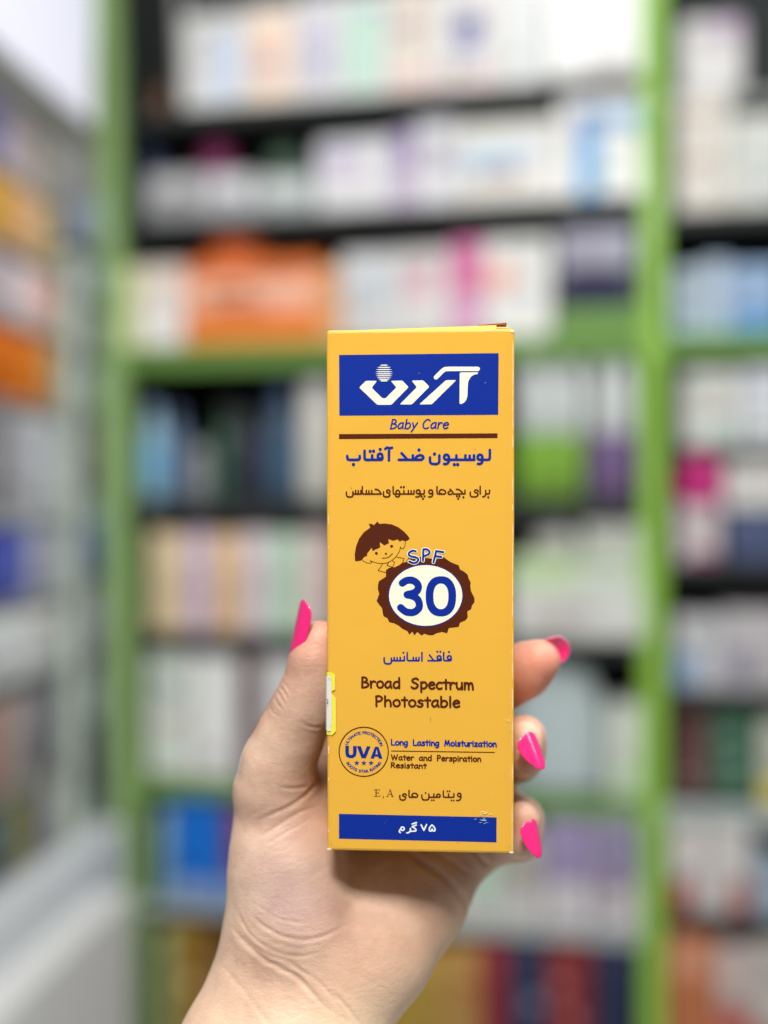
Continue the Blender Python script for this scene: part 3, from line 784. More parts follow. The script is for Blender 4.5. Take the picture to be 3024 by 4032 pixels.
# pigment: fingertips and the pad side are pinker (colour of the skin itself)
tips = [W(1235, 2500, .331), W(2125, 2602, .348), ring[-1][0], pink[-1][0], W(1300, 3050, .36), W(1500, 3850, .33)]
tw = [0.011, 0.020, 0.009, 0.009, 0.012, 0.020]; ta = [.8, 1.0, .35, .3, .8, .4]
tint = np.zeros(len(V))
for p, s, a in zip(tips, tw, ta):
    tint = np.maximum(tint, a * np.exp(-((V - p) ** 2).sum(1) / s ** 2))

me = bpy.data.meshes.new('hand')
me.vertices.add(len(V)); me.vertices.foreach_set('co', V.astype(np.float32).ravel())
me.loops.add(len(Q) * 4); me.loops.foreach_set('vertex_index', Q.astype(np.int32).ravel())
me.polygons.add(len(Q)); me.polygons.foreach_set('loop_start', np.arange(0, len(Q) * 4, 4, dtype=np.int32))
me.polygons.foreach_set('use_smooth', np.ones(len(Q), dtype=bool))
me.update(calc_edges=True); me.validate()
at = me.attributes.new('flush', 'FLOAT', 'POINT'); at.data.foreach_set('value', tint.astype(np.float32))
pale = 1 / (1 + np.exp(-((-V[:, 2]) - 0.136 + 0.25 * V[:, 0]) / 0.006))       # paler inner forearm skin, plus its brighter light put into the colour
at = me.attributes.new('forearm', 'FLOAT', 'POINT'); at.data.foreach_set('value', pale.astype(np.float32))
vein = 0.8 * np.exp(-((V - W(1160, 3570, .318)) ** 2).sum(1) / 0.010 ** 2) + 0.5 * np.exp(-((V - W(1050, 3430, .32)) ** 2).sum(1) / 0.012 ** 2)
at = me.attributes.new('mauve', 'FLOAT', 'POINT'); at.data.foreach_set('value', vein.astype(np.float32))
hand = bpy.data.objects.new('hand', me); COL.objects.link(hand)
tag(hand, 'left hand with long hot pink nails gripping the yellow carton from behind', 'hand')

def skin_material():
    m = bpy.data.materials.new('skin'); m.use_nodes = True
    N = m.node_tree.nodes; L = m.node_tree.links; b = N['Principled BSDF']
    tc = N.new('ShaderNodeTexCoord')
    def noise(s, d, v=None, rough=0.55):
        n = N.new('ShaderNodeTexNoise'); n.inputs['Scale'].default_value = s; n.inputs['Detail'].default_value = d
        n.inputs['Roughness'].default_value = rough
        L.new(v or tc.outputs['Object'], n.inputs['Vector']); return n
    n1 = noise(38, 5); n2 = noise(170, 4)
    r1 = N.new('ShaderNodeValToRGB')
    r1.color_ramp.elements[0].position = 0.32; r1.color_ramp.elements[0].color = (*lin((190, 151, 130)), 1)
    r1.color_ramp.elements[1].position = 0.70; r1.color_ramp.elements[1].color = (*lin((219, 189, 165)), 1)
    e = r1.color_ramp.elements.new(0.5); e.color = (*lin((206, 171, 147)), 1)
    L.new(n1.outputs['Fac'], r1.inputs[0])
    fine = N.new('ShaderNodeMix'); fine.data_type = 'RGBA'; fine.blend_type = 'MULTIPLY'; fine.inputs[0].default_value = 0.35
    r2 = N.new('ShaderNodeValToRGB'); r2.color_ramp.elements[0].color = (0.72, 0.62, 0.6, 1); r2.color_ramp.elements[0].position = .3; r2.color_ramp.elements[1].position = .6
    L.new(n2.outputs['Fac'], r2.inputs[0]); L.new(r1.outputs[0], fine.inputs[6]); L.new(r2.outputs[0], fine.inputs[7])
    at = N.new('ShaderNodeAttribute'); at.attribute_name = 'flush'
    ml = N.new('ShaderNodeMath'); ml.operation = 'MULTIPLY'; ml.inputs[1].default_value = 0.8; L.new(at.outputs['Fac'], ml.inputs[0])
    mx = N.new('ShaderNodeMix'); mx.data_type = 'RGBA'; mx.inputs[7].default_value = (*lin((216, 136, 114)), 1)
    L.new(ml.outputs[0], mx.inputs[0]); L.new(fine.outputs[2], mx.inputs[6])
    prev = mx.outputs[2]
    for an, colr, amt in (('forearm', (238, 212, 178), .85), ('mauve', (176, 146, 150), .5)):
        a_ = N.new('ShaderNodeAttribute'); a_.attribute_name = an
        m_ = N.new('ShaderNodeMath'); m_.operation = 'MULTIPLY'; m_.inputs[1].default_value = amt; L.new(a_.outputs['Fac'], m_.inputs[0])
        x_ = N.new('ShaderNodeMix'); x_.data_type = 'RGBA'; x_.inputs[7].default_value = (*lin(colr), 1)
        L.new(m_.outputs[0], x_.inputs[0]); L.new(prev, x_.inputs[6]); prev = x_.outputs[2]
    L.new(prev, b.inputs['Base Color'])
    b.inputs['Subsurface Weight'].default_value = 0.3
    b.inputs['Subsurface Radius'].default_value = (1.0, 0.35, 0.18)
    b.inputs['Subsurface Scale'].default_value = 0.003
    b.inputs['Roughness'].default_value = 0.52
    b.inputs['Specular IOR Level'].default_value = 0.35
    # skin relief: fine cells and drawn-out lines
    mp = N.new('ShaderNodeMapping'); mp.inputs['Rotation'].default_value = (0, math.radians(-38), 0); mp.inputs['Scale'].default_value = (0.28, 1, 1)
    L.new(tc.outputs['Object'], mp.inputs[0])
    n3 = noise(900, 3, mp.outputs[0], 0.6)
    vo = N.new('ShaderNodeTexVoronoi'); vo.inputs['Scale'].default_value = 1500; L.new(tc.outputs['Object'], vo.inputs['Vector'])
    n4 = noise(260, 3)
    a1 = N.new('ShaderNodeMath'); a1.operation = 'MULTIPLY_ADD'; a1.inputs[1].default_value = 0.35; L.new(vo.outputs['Distance'], a1.inputs[0]); L.new(n3.outputs['Fac'], a1.inputs[2])
    a2 = N.new('ShaderNodeMath'); a2.operation = 'MULTIPLY_ADD'; a2.inputs[1].default_value = 1.2; L.new(n4.outputs['Fac'], a2.inputs[0]); L.new(a1.outputs[0], a2.inputs[2])
    bp = N.new('ShaderNodeBump'); bp.inputs['Strength'].default_value = 0.45; bp.inputs['Distance'].default_value = 0.0003
    L.new(a2.outputs[0], bp.inputs['Height']); L.new(bp.outputs['Normal'], b.inputs['Normal'])
    return m
me.materials.append(skin_material())

def nail_material():
    m = bpy.data.materials.new('hot_pink_polish'); m.use_nodes = True
    N = m.node_tree.nodes; L = m.node_tree.links; b = N['Principled BSDF']
    tc = N.new('ShaderNodeTexCoord'); n = N.new('ShaderNodeTexNoise'); n.inputs['Scale'].default_value = 250
    L.new(tc.outputs['Object'], n.inputs['Vector'])
    r = N.new('ShaderNodeValToRGB'); r.color_ramp.elements[0].color = (*lin((226, 28, 110)), 1); r.color_ramp.elements[1].color = (*lin((242, 40, 128)), 1)
    L.new(n.outputs['Fac'], r.inputs[0]); L.new(r.outputs[0], b.inputs['Base Color'])
    b.inputs['Roughness'].default_value = 0.28; b.inputs['Coat Weight'].default_value = 1.0; b.inputs['Coat Roughness'].default_value = 0.16
    b.inputs['Subsurface Weight'].default_value = 0.1; b.inputs['Subsurface Scale'].default_value = 0.001
    return m
m_nail = nail_material()
def nail(org, axis, dors, length, width, arc, droop=0.12, lift=0.0, taper=0.55, label=None, pt=0):
    a = Vector(axis).normalized(); n = Vector(dors); n = (n - a * n.dot(a)).normalized(); b = a.cross(n)
    nu, nv = 16, 12; top = []; bot = []
    th = 0.00045
    R = width / 2 / math.sin(arc)
    for i in range(nu + 1):
        u = i / nu
        prof = 1.0
        if u < 0.22: prof = math.sqrt(max(0, 1 - ((0.22 - u) / 0.22) ** 2)) * 0.25 + 0.75 * min(1, (u / 0.22) ** .5 * .9 + .1)
        if u > taper: prof = math.sqrt(max(0.0, 1 - ((u - taper) / (1 - taper)) ** 2.2)) * 0.94 + 0.06
        if u > taper and pt: prof = (1 - ((u - taper) / (1 - taper)) ** pt) * 0.82 + 0.18
        for j in range(nv + 1):
            v = -1 + 2 * j / nv
            ang = arc * v * prof
            h = R * (math.cos(ang) - math.cos(arc))
            curve = -droop * length * (u ** 2)
            p = Vector(org) + a * (length * u) + b * (R * math.sin(ang)) + n * (h + curve + lift)
            nn = (n * math.cos(ang) + b * math.sin(ang))
            top.append(p + nn * th / 2); bot.append(p - nn * th / 2)
    vs = top + bot; off = len(top); fs = []
    w = nv + 1
    for i in range(nu):
        for j in range(nv):
            q = (i * w + j, i * w + j + 1, (i + 1) * w + j + 1, (i + 1) * w + j)
            fs.append(q); fs.append(tuple(off + t for t in q[::-1]))
    for i in range(nu):
        for j in (0, nv):
            q = (i * w + j, (i + 1) * w + j, off + (i + 1) * w + j, off + i * w + j); fs.append(q if j == 0 else q[::-1])
    for j in range(nv):
        for i in (0, nu):
            q = (i * w + j, off + i * w + j, off + i * w + j + 1, i * w + j + 1); fs.append(q if i == 0 else q[::-1])
    o = link_mesh('fingernail', vs, fs, m_nail, hand, smooth=True)
    bm = bmesh.new(); bm.from_mesh(o.data); bmesh.ops.recalc_face_normals(bm, faces=bm.faces); bm.to_mesh(o.data); bm.free()
    md = o.modifiers.new('round', 'SUBSURF'); md.levels = 1; md.render_levels = 1
    if label: o['label'] = label
    return o
nail(W(1166, 2612, .3278), (0.19, 0.0, 1), (-1, -0.50, 0.17), 0.0190, 0.0090, 0.85, 0.02, lift=0.0, taper=.72)
nail(W(2060, 2893, .3246), (0.36, -0.30, -0.86), (0.66, -0.70, 0.40), 0.0112, 0.0092, 0.95, 0.08, taper=.25, pt=2.3)
nail(W(2072, 3230, .3268), (0.20, -0.30, -0.90), (0.72, -0.66, 0.30), 0.0110, 0.0084, 0.95, 0.08, taper=.25, pt=2.3)
nail(W(2098, 2600, .3545), (0.88, -0.22, 0.42), (0.05, 0.95, 0.25), 0.0124, 0.0092, 0.85, 0.02)
nail(W(1612, 2215, .363), (0.15, -0.1, 1), (0, 1, 0.1), 0.018, 0.0105, 0.9, 0.1)

#SHOP_BEGIN
# ------------------------------------------------------------------ the pharmacy behind: wall unit
S = 3024 / 1659.0                     # overview pixels -> photo pixels
class Unit:
    """a run of shelving: front plane through p0 along e (metres), n points to its back"""
    def __init__(s, p0, e):
        s.p0 = np.array(p0, float); e = np.array(e, float); s.e = e / np.linalg.norm(e)
        s.n = np.array([-s.e[1], s.e[0]])
        if s.n[1] < 0 and abs(s.n[1]) > abs(s.n[0]): s.n = -s.n
    def at(s, x, dback=0.0):          # overview pixel column -> distance along the front, distance from camera
        t = (x * S - CX) / F
        b = s.p0 + s.n * dback
        A = np.array([[s.e[0], -t], [s.e[1], -1.0]])
        q = np.linalg.solve(A, -b)
        return q[0], q[1]
    def z(s, x, y, dback=0.0):
        return -(y * S - CY) / F * s.at(x, dback)[1]
    def M(s, along, dback, z):
        p = s.p0 + s.e * along + s.n * dback
        e3 = Vector((s.e[0], s.e[1], 0)); n3 = Vector((s.n[0], s.n[1], 0))
        return Matrix(((e3.x, n3.x, 0, p[0]), (e3.y, n3.y, 0, p[1]), (0, 0, 1, z), (0, 0, 0, 1)))
ang = math.radians(10.8)
U = Unit((-.4515, 1.94), (math.cos(ang), -math.sin(ang)))
LS = Unit((-.484, 1.95), (-.05, -.40)); LS.n = np.array([-LS.e[1] * -1, LS.e[0] * 1]) * 1.0; LS.n = np.array([LS.e[1], -LS.e[0]])

m_board = mat((46, 50, 48), 0.6); m_backp = mat((46, 50, 50), 0.7)
m_green = mat((138, 184, 72), 0.45, 0.1); m_dgreen = mat((104, 144, 70), 0.5); m_pale = mat((176, 190, 168), 0.5, 0.1)
m_greyrail = mat((170, 178, 176), 0.5)

def part(name, vf, m, parent, M=None, smooth=False):
    return link_mesh(name, vf[0], vf[1], m, parent, smooth, M)

def carton_item(unit, x0, x1, y0, zb, rgb, label, bands=(), depth=0.10, back=0.02, group='cartons lined up on the wall shelves', name='carton', cat='carton', round_=0.003, tilt=0, rough=.45):
    a0, _ = unit.at(x0, back); a1, _ = unit.at(x1, back)
    if a0 > a1: a0, a1 = a1, a0
    w = a1 - a0 - 0.0015; xm = (x0 + x1) / 2
    h = unit.z(xm, y0, back) - zb
    M = unit.M((a0 + a1) / 2, back, zb)
    if tilt: M = M @ Matrix.Rotation(math.radians(tilt), 4, 'Z')
    root = empty(name, M, label, cat, group)
    vs, fs = rbox(w, depth, h, round_, 2)
    link_mesh('body', vs, fs, mat(rgb, rough, 0.1, 0.03, 30), root)
    rr = random.Random(sum(ord(q) for q in label))
    extra = []
    dark = sum(rgb) < 330
    for q in range(rr.choice((1, 2, 3)) if h > .05 else 1):
        u0_ = rr.uniform(.12, .45); v0_ = rr.uniform(.12, .8)
        k_ = rr.choice(((.5, .5, .55), (.35, .45, .7), (.75, .4, .45), (.4, .6, .45), (.6, .55, .5)))
        cc = tuple(min(255, v + 70) for v in rgb) if dark else tuple(int(v * (.55 + .45 * kk_)) for v, kk_ in zip(rgb, k_))
        extra.append(('printed_block', u0_, min(.9, u0_ + rr.uniform(.25, .5)), v0_, min(.92, v0_ + rr.uniform(.05, .12)), cc))
    for (bn, u0, u1, v0, v1, c) in list(bands) + extra:
        if bn == 'oval':
            n = 24; cx, cz = ((u0 + u1) / 2 - .5) * w, (v0 + v1) / 2 * h
            v = [(cx + (u1 - u0) / 2 * w * math.cos(6.2832 * i / n), -0.0006, cz + (v1 - v0) / 2 * h * math.sin(6.2832 * i / n)) for i in range(n)]
            link_mesh('printed_oval', v, [tuple(range(n))], mat(c, .5), root)
        else:
            x_0, x_1 = (u0 - .5) * w, (u1 - .5) * w; z_0, z_1 = v0 * h, v1 * h
            e = 0.0035 if (u0 <= 0 or u1 >= 1) else 0
            x_0 = max(x_0, -w / 2 + 0.003); x_1 = min(x_1, w / 2 - 0.003); z_0 = max(z_0, .003); z_1 = min(z_1, h - .003)
            y_ = -.0010 if bn == 'printed_block' else -.0006
            link_mesh(bn, [(x_0, y_, z_0), (x_1, y_, z_0), (x_1, y_, z_1), (x_0, y_, z_1)], [(0, 1, 2, 3)], mat(c, .5), root)
    return root

def bottle_item(unit, x0, x1, y0, zb, rgb, cap, label, back=0.04, group='bottles and jars on the wall shelves', name='bottle', cat='bottle', caph=0.2, label_rgb=None, neck=0.5, flat=0.7):
    a0, _ = unit.at(x0, back); a1, _ = unit.at(x1, back)
    if a0 > a1: a0, a1 = a1, a0
    r = (a1 - a0) / 2 - .0008; h = unit.z((x0 + x1) / 2, y0, back) - zb
    root = empty(name, unit.M((a0 + a1) / 2, back + r * flat, zb), label, cat, group)
    hb = h * (1 - caph); cr = r * neck
    prof = [(r * .92, 0), (r, h * .02), (r, hb * .80), (r * .9, hb * .9), (cr * 1.05, hb * .97), (cr, hb)]
    part('body', lathe(prof, 20, flat), mat(rgb, .35, .3), root, None, True)
    part('cap', lathe([(cr * 1.05, hb), (cr * 1.1, hb + h * caph * .1), (cr * 1.05, h * .985), (cr * .9, h)], 20, flat), mat(cap, .4, .2), root, None, True)
    if label_rgb:
        n = 10; v = []
        for i in range(n + 1):
            t = math.pi + math.pi * (0.12 + 0.76 * i / n)
            for z_ in (hb * .18, hb * .68): v.append(((r + .0006) * math.cos(t), (r + .0006) * math.sin(t) * flat, z_))
        link_mesh('label', v, [(2 * i, 2 * i + 2, 2 * i + 3, 2 * i + 1) for i in range(n)], mat(label_rgb, .5), root)
    return root

# shelf heights, found from the edge of each board
def zat(y, x=830): return U.z(x, y)
ZA, ZB, ZC, ZD, ZE, ZF, ZG = zat(205), zat(452), zat(738), zat(1078), zat(1372), zat(1696), zat(1975)
ZH = zat(2330)
aL, aR = U.at(245)[0], U.at(1412)[0]      # left and right posts
shelf_unit = empty('shelving_unit', U.M(0, 0, ZH - 0.25), 'tall dark wall shelving unit with bright green uprights behind the hand', 'shelving')
inv = shelf_unit.matrix_world.inverted()
def upart(name, along0, along1, d0, d1, z0, z1, m, unit=U, root=None, r=.002):
    root = root or shelf_unit
    vs, fs = rbox(along1 - along0, d1 - d0, z1 - z0, r, 1)
    o = link_mesh(name, vs, fs, m, root)
    o.matrix_local = root.matrix_world.inverted() @ unit.M((along0 + along1) / 2, d0, z0)
    return o
DEP = 0.34
lean = upart('upright', aL - .018, aL + .022, -0.012, 0.03, ZH - .25, 1.15, mat((146, 178, 112), .45, .1))
lean2 = upart('upright', aL - .004, aL + .010, 0.03, DEP, ZH - .25, 1.15, m_board)
for o_ in (lean, lean2): o_.matrix_basis = o_.matrix_basis @ Matrix.Translation((.048, 0, 0)) @ Matrix.Rotation(math.radians(-1.9), 4, 'Y')
upart('upright', aR - .020, aR + .016, -0.012, 0.03, ZH - .25, 1.15, m_green)
upart('upright', aR - .008, aR + .008, 0.03, DEP, ZH - .25, 1.15, m_green)
aEnd = aR + .42
upart('back_panel', aL, aEnd, DEP, DEP + .01, ZH - .25, 1.15, m_backp)
def board(z, m_lip, lip=.018, a0=aL + .022, a1=aR - .020):
    b = upart('shelf', a0, a1, 0.0, DEP, z - .018, z, m_board)
    l = upart('shelf_lip', a0, a1, -.006, -.0005, z - lip - .006, z - .002, m_lip)
    return b
board(ZA, m_board); board(ZB, m_board); board(ZC, m_dgreen, .034); board(ZD, m_board, .03)
board(ZE, m_board, .02); board(ZF, m_dgreen, .030); board(ZG, m_greyrail, .016); board(ZH, m_board)
RZ = [U.z(1540, y) for y in (455, 722, 968, 1215, 1490, 1735, 1975, 2330)]
for i, z in enumerate(RZ):
    board(z, (m_dgreen if i in (1,) else m_greyrail if i == 5 else m_board), .03 if i in (1, 5) else .016, aR + .016, aEnd)

WH = (216, 216, 213); W2 = (214, 216, 216)
def CI(x0, x1, y0, z, rgb, label, bands=(), **k): return carton_item(U, x0, x1, y0, z, rgb, label, bands, **k)
# row A (top)
bottle_item(U, 325, 362, 165, ZA, (120, 78, 52), (60, 50, 45), 'small amber bottle at the left end of the top shelf', caph=.25)
CI(395, 528, 28, ZA, WH, 'white carton with a pale blue panel, leftmost of the top row', [('panel', .45, .95, .1, .75, (206, 218, 236))], back=.0, depth=.16)
CI(530, 640, 12, ZA, (238, 228, 216), 'white carton with a peach panel on the top shelf', [('panel', .1, .9, .1, .85, (242, 214, 192))], back=.0)
CI(641, 738, -10, ZA, (222, 222, 222), 'white carton with a lilac panel on the top shelf', [('panel', .1, .8, .15, .8, (206, 200, 216))], back=.0)
CI(739, 832, -20, ZA, (222, 230, 222), 'white carton with a mint panel on the top shelf', [('panel', .15, .85, .1, .8, (190, 222, 204))], back=.0)
CI(833, 935, -30, ZA, (226, 220, 212), 'off-white carton with a beige panel on the top shelf', [('panel', .2, .8, .3, .9, (220, 206, 190)), ('stripe', .1, .9, .05, .2, (232, 200, 192))], back=.0)
CI(936, 1085, -40, ZA, (220, 216, 213), 'wide white carton with a dark blue oval mark on the top shelf', [('oval', .3, .72, .45, .72, (40, 66, 140)), ('stripe', .05, .95, .06, .16, (236, 206, 204)), ('oval', .36, .66, .30, .44, (150, 150, 206))], back=.0)
CI(1086, 1175, -45, ZA, (222, 224, 222), 'plain grey-white carton right of the blue oval carton', [], back=.0)
CI(1176, 1385, -60, ZA, (236, 236, 234), 'large bright white carton beside the right green upright', [('panel', .45, .9, .0, .25, (214, 210, 208))], back=-.02, depth=.2, name='large_carton')
# row B
def jar(x0, x1, y0, z, rgb, lid, label, **k): return bottle_item(U, x0, x1, y0, z, rgb, lid, label, name='jar', cat='jar', caph=.45, neck=.92, flat=1.0, **k)
for i, (x0, x1, t, c, nm) in enumerate([(312, 440, 372, (150, 150, 152), 'flat grey-white carton lying nearest the left green upright'), (442, 552, 372, (172, 172, 174), 'flat light grey carton under the magenta jar'), (554, 680, 378, (160, 168, 166), 'flat greenish grey carton left of the purple striped carton')]):
    CI(x0, x1, t, ZB, c, nm, [('panel', .1, .9, .35, .9, tuple(min(255, v + 40) for v in c))], back=.01, depth=.14, group='flat cartons on the second shelf')
zt = U.z(480, 372)
jar(425, 492, 308, zt, (140, 56, 104), (150, 60, 108), 'magenta jar standing on a flat grey carton', back=.06)
jar(312, 340, 310, zt, (60, 80, 120), (50, 66, 104), 'dark blue jar beside the left upright on the second shelf', back=.06)
jar(570, 640, 316, U.z(600, 378), (78, 104, 82), (88, 112, 92), 'dull green jar standing on the greenish flat carton', back=.06)
bottle_item(U, 615, 680, 226, ZB, (70, 78, 86), (60, 66, 74), 'slate grey bottle behind the green jar', back=.17)
CI(682, 845, 300, ZB, (222, 222, 224), 'wide white carton with a lilac patch on the second shelf', [('panel', .1, .6, .55, .85, (208, 196, 220))], back=-.005, depth=.14, tilt=-3)
CI(846, 896, 282, ZB, (206, 190, 214), 'narrow lilac and purple carton on the second shelf', [('stripe', .05, .95, .5, .95, (136, 118, 168))], back=-.005)
CI(897, 985, 262, ZB, (218, 218, 222), 'white carton between the purple carton and the swoosh carton', [('oval', .4, .9, .45, .7, (160, 146, 166))], back=-.005)
CI(986, 1205, 262, ZB, (218, 216, 208), 'wide white carton with a pale blue swoosh on the second shelf', [('panel', .05, .6, .38, .68, (182, 206, 222)), ('panel', .6, .85, .5, .72, (196, 206, 222))], back=-.005, depth=.16)
CI(1206, 1392, 205, ZB, (216, 216, 212), 'white carton with a bright blue cross-shaped band beside the right upright', [('stripe', .22, .5, .0, .62, (92, 160, 214)), ('stripe', .22, .5, .62, .86, (72, 112, 186)), ('stripe', .5, 1, .66, .84, (132, 172, 214))], back=-.005, depth=.16)
# row C
CI(262, 300, 575, ZC, (216, 222, 166), 'narrow pale lime carton against the left green upright', back=-.01)
CI(301, 398, 570, ZC, (226, 214, 204), 'cream carton left of the orange carton', [('panel', .1, .9, .05, .5, (238, 238, 234))], back=-.01)
CI(399, 690, 562, ZC, (232, 122, 60), 'wide orange carton with a peach band on the third shelf', [('stripe', 0, 1, .42, .80, (240, 184, 156)), ('stripe', 0, 1, .0, .18, (226, 148, 62))], back=-.012, depth=.16)  # lowest amber stripe is an orange reflection painted in
zt = U.z(500, 562)
part_o = bottle_item(U, 425, 560, 488, zt, (196, 96, 48), (206, 100, 50), 'rounded orange tub standing on the wide orange carton', back=.02, name='tub', cat='tub', caph=.5, neck=.85, flat=.8)
CI(691, 735, 575, ZC, (222, 168, 110), 'narrow tan carton right of the wide orange carton', back=-.005)
CI(736, 860, 545, ZC, (212, 214, 214), 'pale grey carton above the left corner of the yellow carton', [('panel', .1, .9, .4, .75, (196, 202, 206))], back=-.005)
CI(861, 970, 538, ZC, (216, 212, 210), 'white carton with a pink circle on the third shelf', [('oval', .1, .7, .5, .8, (222, 160, 176))], back=-.005)
CI(971, 1045, 520, ZC, (224, 170, 200), 'pink striped carton above the lid of the yellow carton', [('stripe', .05, .95, .45, .98, (214, 100, 150))], back=-.005)
CI(1046, 1192, 515, ZC, (226, 226, 220), 'white carton with an orange and pink mark left of the navy carton', [('oval', .02, .5, .45, .75, (232, 176, 158))], back=-.005, depth=.14)
CI(1205, 1372, 486, U.z(1290, 665), (142, 142, 158), 'grey and navy carton beside the right green upright', [('stripe', 0, 1, .0, .46, (14, 16, 58)), ('stripe', 0, 1, .92, 1, (40, 44, 70))], back=-.005)
upart('shelf_lip', U.at(1195)[0], aR - .020, -.012, -.0065, U.z(1290, 742), U.z(1290, 668), m_dgreen)
# row D
bottle_item(U, 300, 352, 872, ZD, (150, 188, 206), (140, 170, 196), 'pale blue bottle against the left green upright', caph=.15, label_rgb=(132, 190, 226))
bottle_item(U, 354, 398, 880, ZD, (88, 108, 138), (76, 90, 116), 'mid blue bottle next to the pale blue bottle', caph=.15)
jar(392, 452, 960, ZD, (138, 142, 144), (126, 130, 132), 'round grey jar among the dark bottles', back=.05)
bottle_item(U, 450, 506, 872, ZD, (46, 82, 62), (44, 60, 52), 'dark green bottle on the fourth shelf', back=.08)
bottle_item(U, 508, 560, 890, ZD, (66, 64, 84), (56, 56, 66), 'dark plum bottle on the fourth shelf', back=.07)
bottle_item(U, 562, 640, 826, ZD, (66, 88, 110), (60, 82, 108), 'blue-grey bottle with a blue cap on the fourth shelf', back=.03, label_rgb=(66, 94, 120))
bottle_item(U, 638, 716, 822, ZD, (210, 208, 198), (200, 200, 196), 'white bottle just left of the yellow carton', back=.015, caph=.15, neck=.8)
bottle_item(U, 470, 540, 800, ZD, (76, 82, 82), (70, 76, 76), 'charcoal bottle standing at the back of the fourth shelf', back=.16)
zs = U.z(1200, 935)
for (x0, x1, c, nm) in [(1120, 1190, (120, 168, 52), 'left green carton under the white bottles'), (1191, 1258, (122, 166, 58), 'second green carton under the white bottles'), (1272, 1372, (112, 88, 130), 'purple carton beside the right green upright')]:
    CI(x0, x1, 938, ZD, c, nm, [('stripe', 0, 1, .0, .3, tuple(int(v * .8) for v in c))], back=-.005, depth=.13)
for (x0, x1, nm) in [(1118, 1192, 'white bottle standing on the left green carton'), (1194, 1262, 'white bottle standing on the second green carton'), (1276, 1320, 'slim white bottle standing on the left of the purple carton'), (1322, 1372, 'slim white bottle standing on the right of the purple carton')]:
    bottle_item(U, x0, x1, 772, U.z((x0 + x1) / 2, 938), (206, 212, 210), (196, 200, 202), nm, back=.0, caph=.22, neck=.8)
# row E
PA = [(322, 362, (222, 206, 160), 'cream yellow'), (363, 404, (226, 196, 166), 'peach'), (405, 452, (200, 184, 208), 'lilac'), (453, 520, (224, 188, 146), 'apricot'), (521, 586, (210, 198, 204), 'pinkish grey'), (587, 642, (176, 212, 184), 'mint green'), (643, 712, (212, 192, 186), 'dusty pink')]
for i, (x0, x1, c, nm) in enumerate(PA):
    CI(x0, x1, 1148 + (i % 2) * 4, ZE, c, nm + ' carton in the pastel row left of the hand', [('panel', .12, .88, .72, .95, tuple(min(245, v + 14) for v in c))], back=-.008, depth=.12, group='pastel cartons standing in a row')
CI(1100, 1392, 1272, ZE, (206, 208, 202), 'wide low white carton at the bottom of the stack behind the box', [('stripe', 0, 1, .0, .2, (196, 198, 192))], back=-.015, depth=.18, group='flat cartons stacked behind the box')
CI(1100, 1388, 1202, U.z(1245, 1272), (184, 206, 160), 'wide pale green carton in the middle of the stack behind the box', [('panel', .5, .95, .1, .9, (196, 204, 192))], back=-.008, depth=.17, group='flat cartons stacked behind the box')
bottle_item(U, 1146, 1252, 1092, U.z(1200, 1202), (186, 186, 180), (176, 176, 170), 'squat white tub on the left of the stacked flat cartons', back=.01, name='tub', cat='tub', caph=.5, neck=.5)
CI(1256, 1386, 1134, U.z(1320, 1202), (188, 190, 182), 'small grey-white carton on the right of the stacked flat cartons', back=.0)
# row F
CI(318, 412, 1418, ZF, (212, 220, 208), 'white carton with green sheen at the left of the sixth shelf', back=-.008, depth=.15)
CI(413, 512, 1420, ZF, (220, 220, 218), 'large plain white carton left of the maroon carton', [('panel', .1, .9, .1, .9, (228, 228, 226))], back=-.012, depth=.15)
CI(513, 556, 1416, ZF, (84, 44, 46), 'narrow maroon carton behind the thumb', back=-.005)
CI(557, 680, 1424, ZF, (206, 204, 204), 'white carton partly hidden by the thumb', [('panel', .1, .9, .0, .4, (150, 140, 146))], back=-.005)
def pouch(unit, x0, x1, y0, zb, rgb, label, back=.02):
    a0, _ = unit.at(x0, back); a1, _ = unit.at(x1, back); w = abs(a1 - a0); h = unit.z((x0 + x1) / 2, y0, back) - zb
    nx, nz = 10, 12; v = []; f = []
    for sgn in (-1, 1):
        for i in range(nx + 1):
            for j in range(nz + 1):
                u = i / nx; t = j / nz
                d = .03 * (math.sin(math.pi * u) ** .6) * (1 - t) ** .6 + .0006
                xx = (u - .5) * w * (1 - .35 * t ** 3)
                v.append((xx, .03 + sgn * d, h * t * (1 + .05 * math.sin(5 * u))))
    n1 = (nx + 1) * (nz + 1)
    for s_ in range(2):
        for i in range(nx):
            for j in range(nz):
                a = s_ * n1 + i * (nz + 1) + j
                f.append((a, a + nz + 1, a + nz + 2, a + 1))
    o = link_mesh('pouch', v, f, mat(rgb, .4, .2), None, True); o.matrix_world = unit.M((a0 + a1) / 2, back, zb)
    tag(o, label, 'pouch', 'soft pouches on the shelves')
pouch(U, 1095, 1310, 1440, ZF, (176, 190, 190), 'grey-blue plastic pouch behind the fingertips')
CI(1311, 1392, 1525, ZF, (208, 212, 202), 'small white carton between the pouch and the right upright', [('panel', .1, .9, .1, .35, (190, 214, 180))], back=.0)
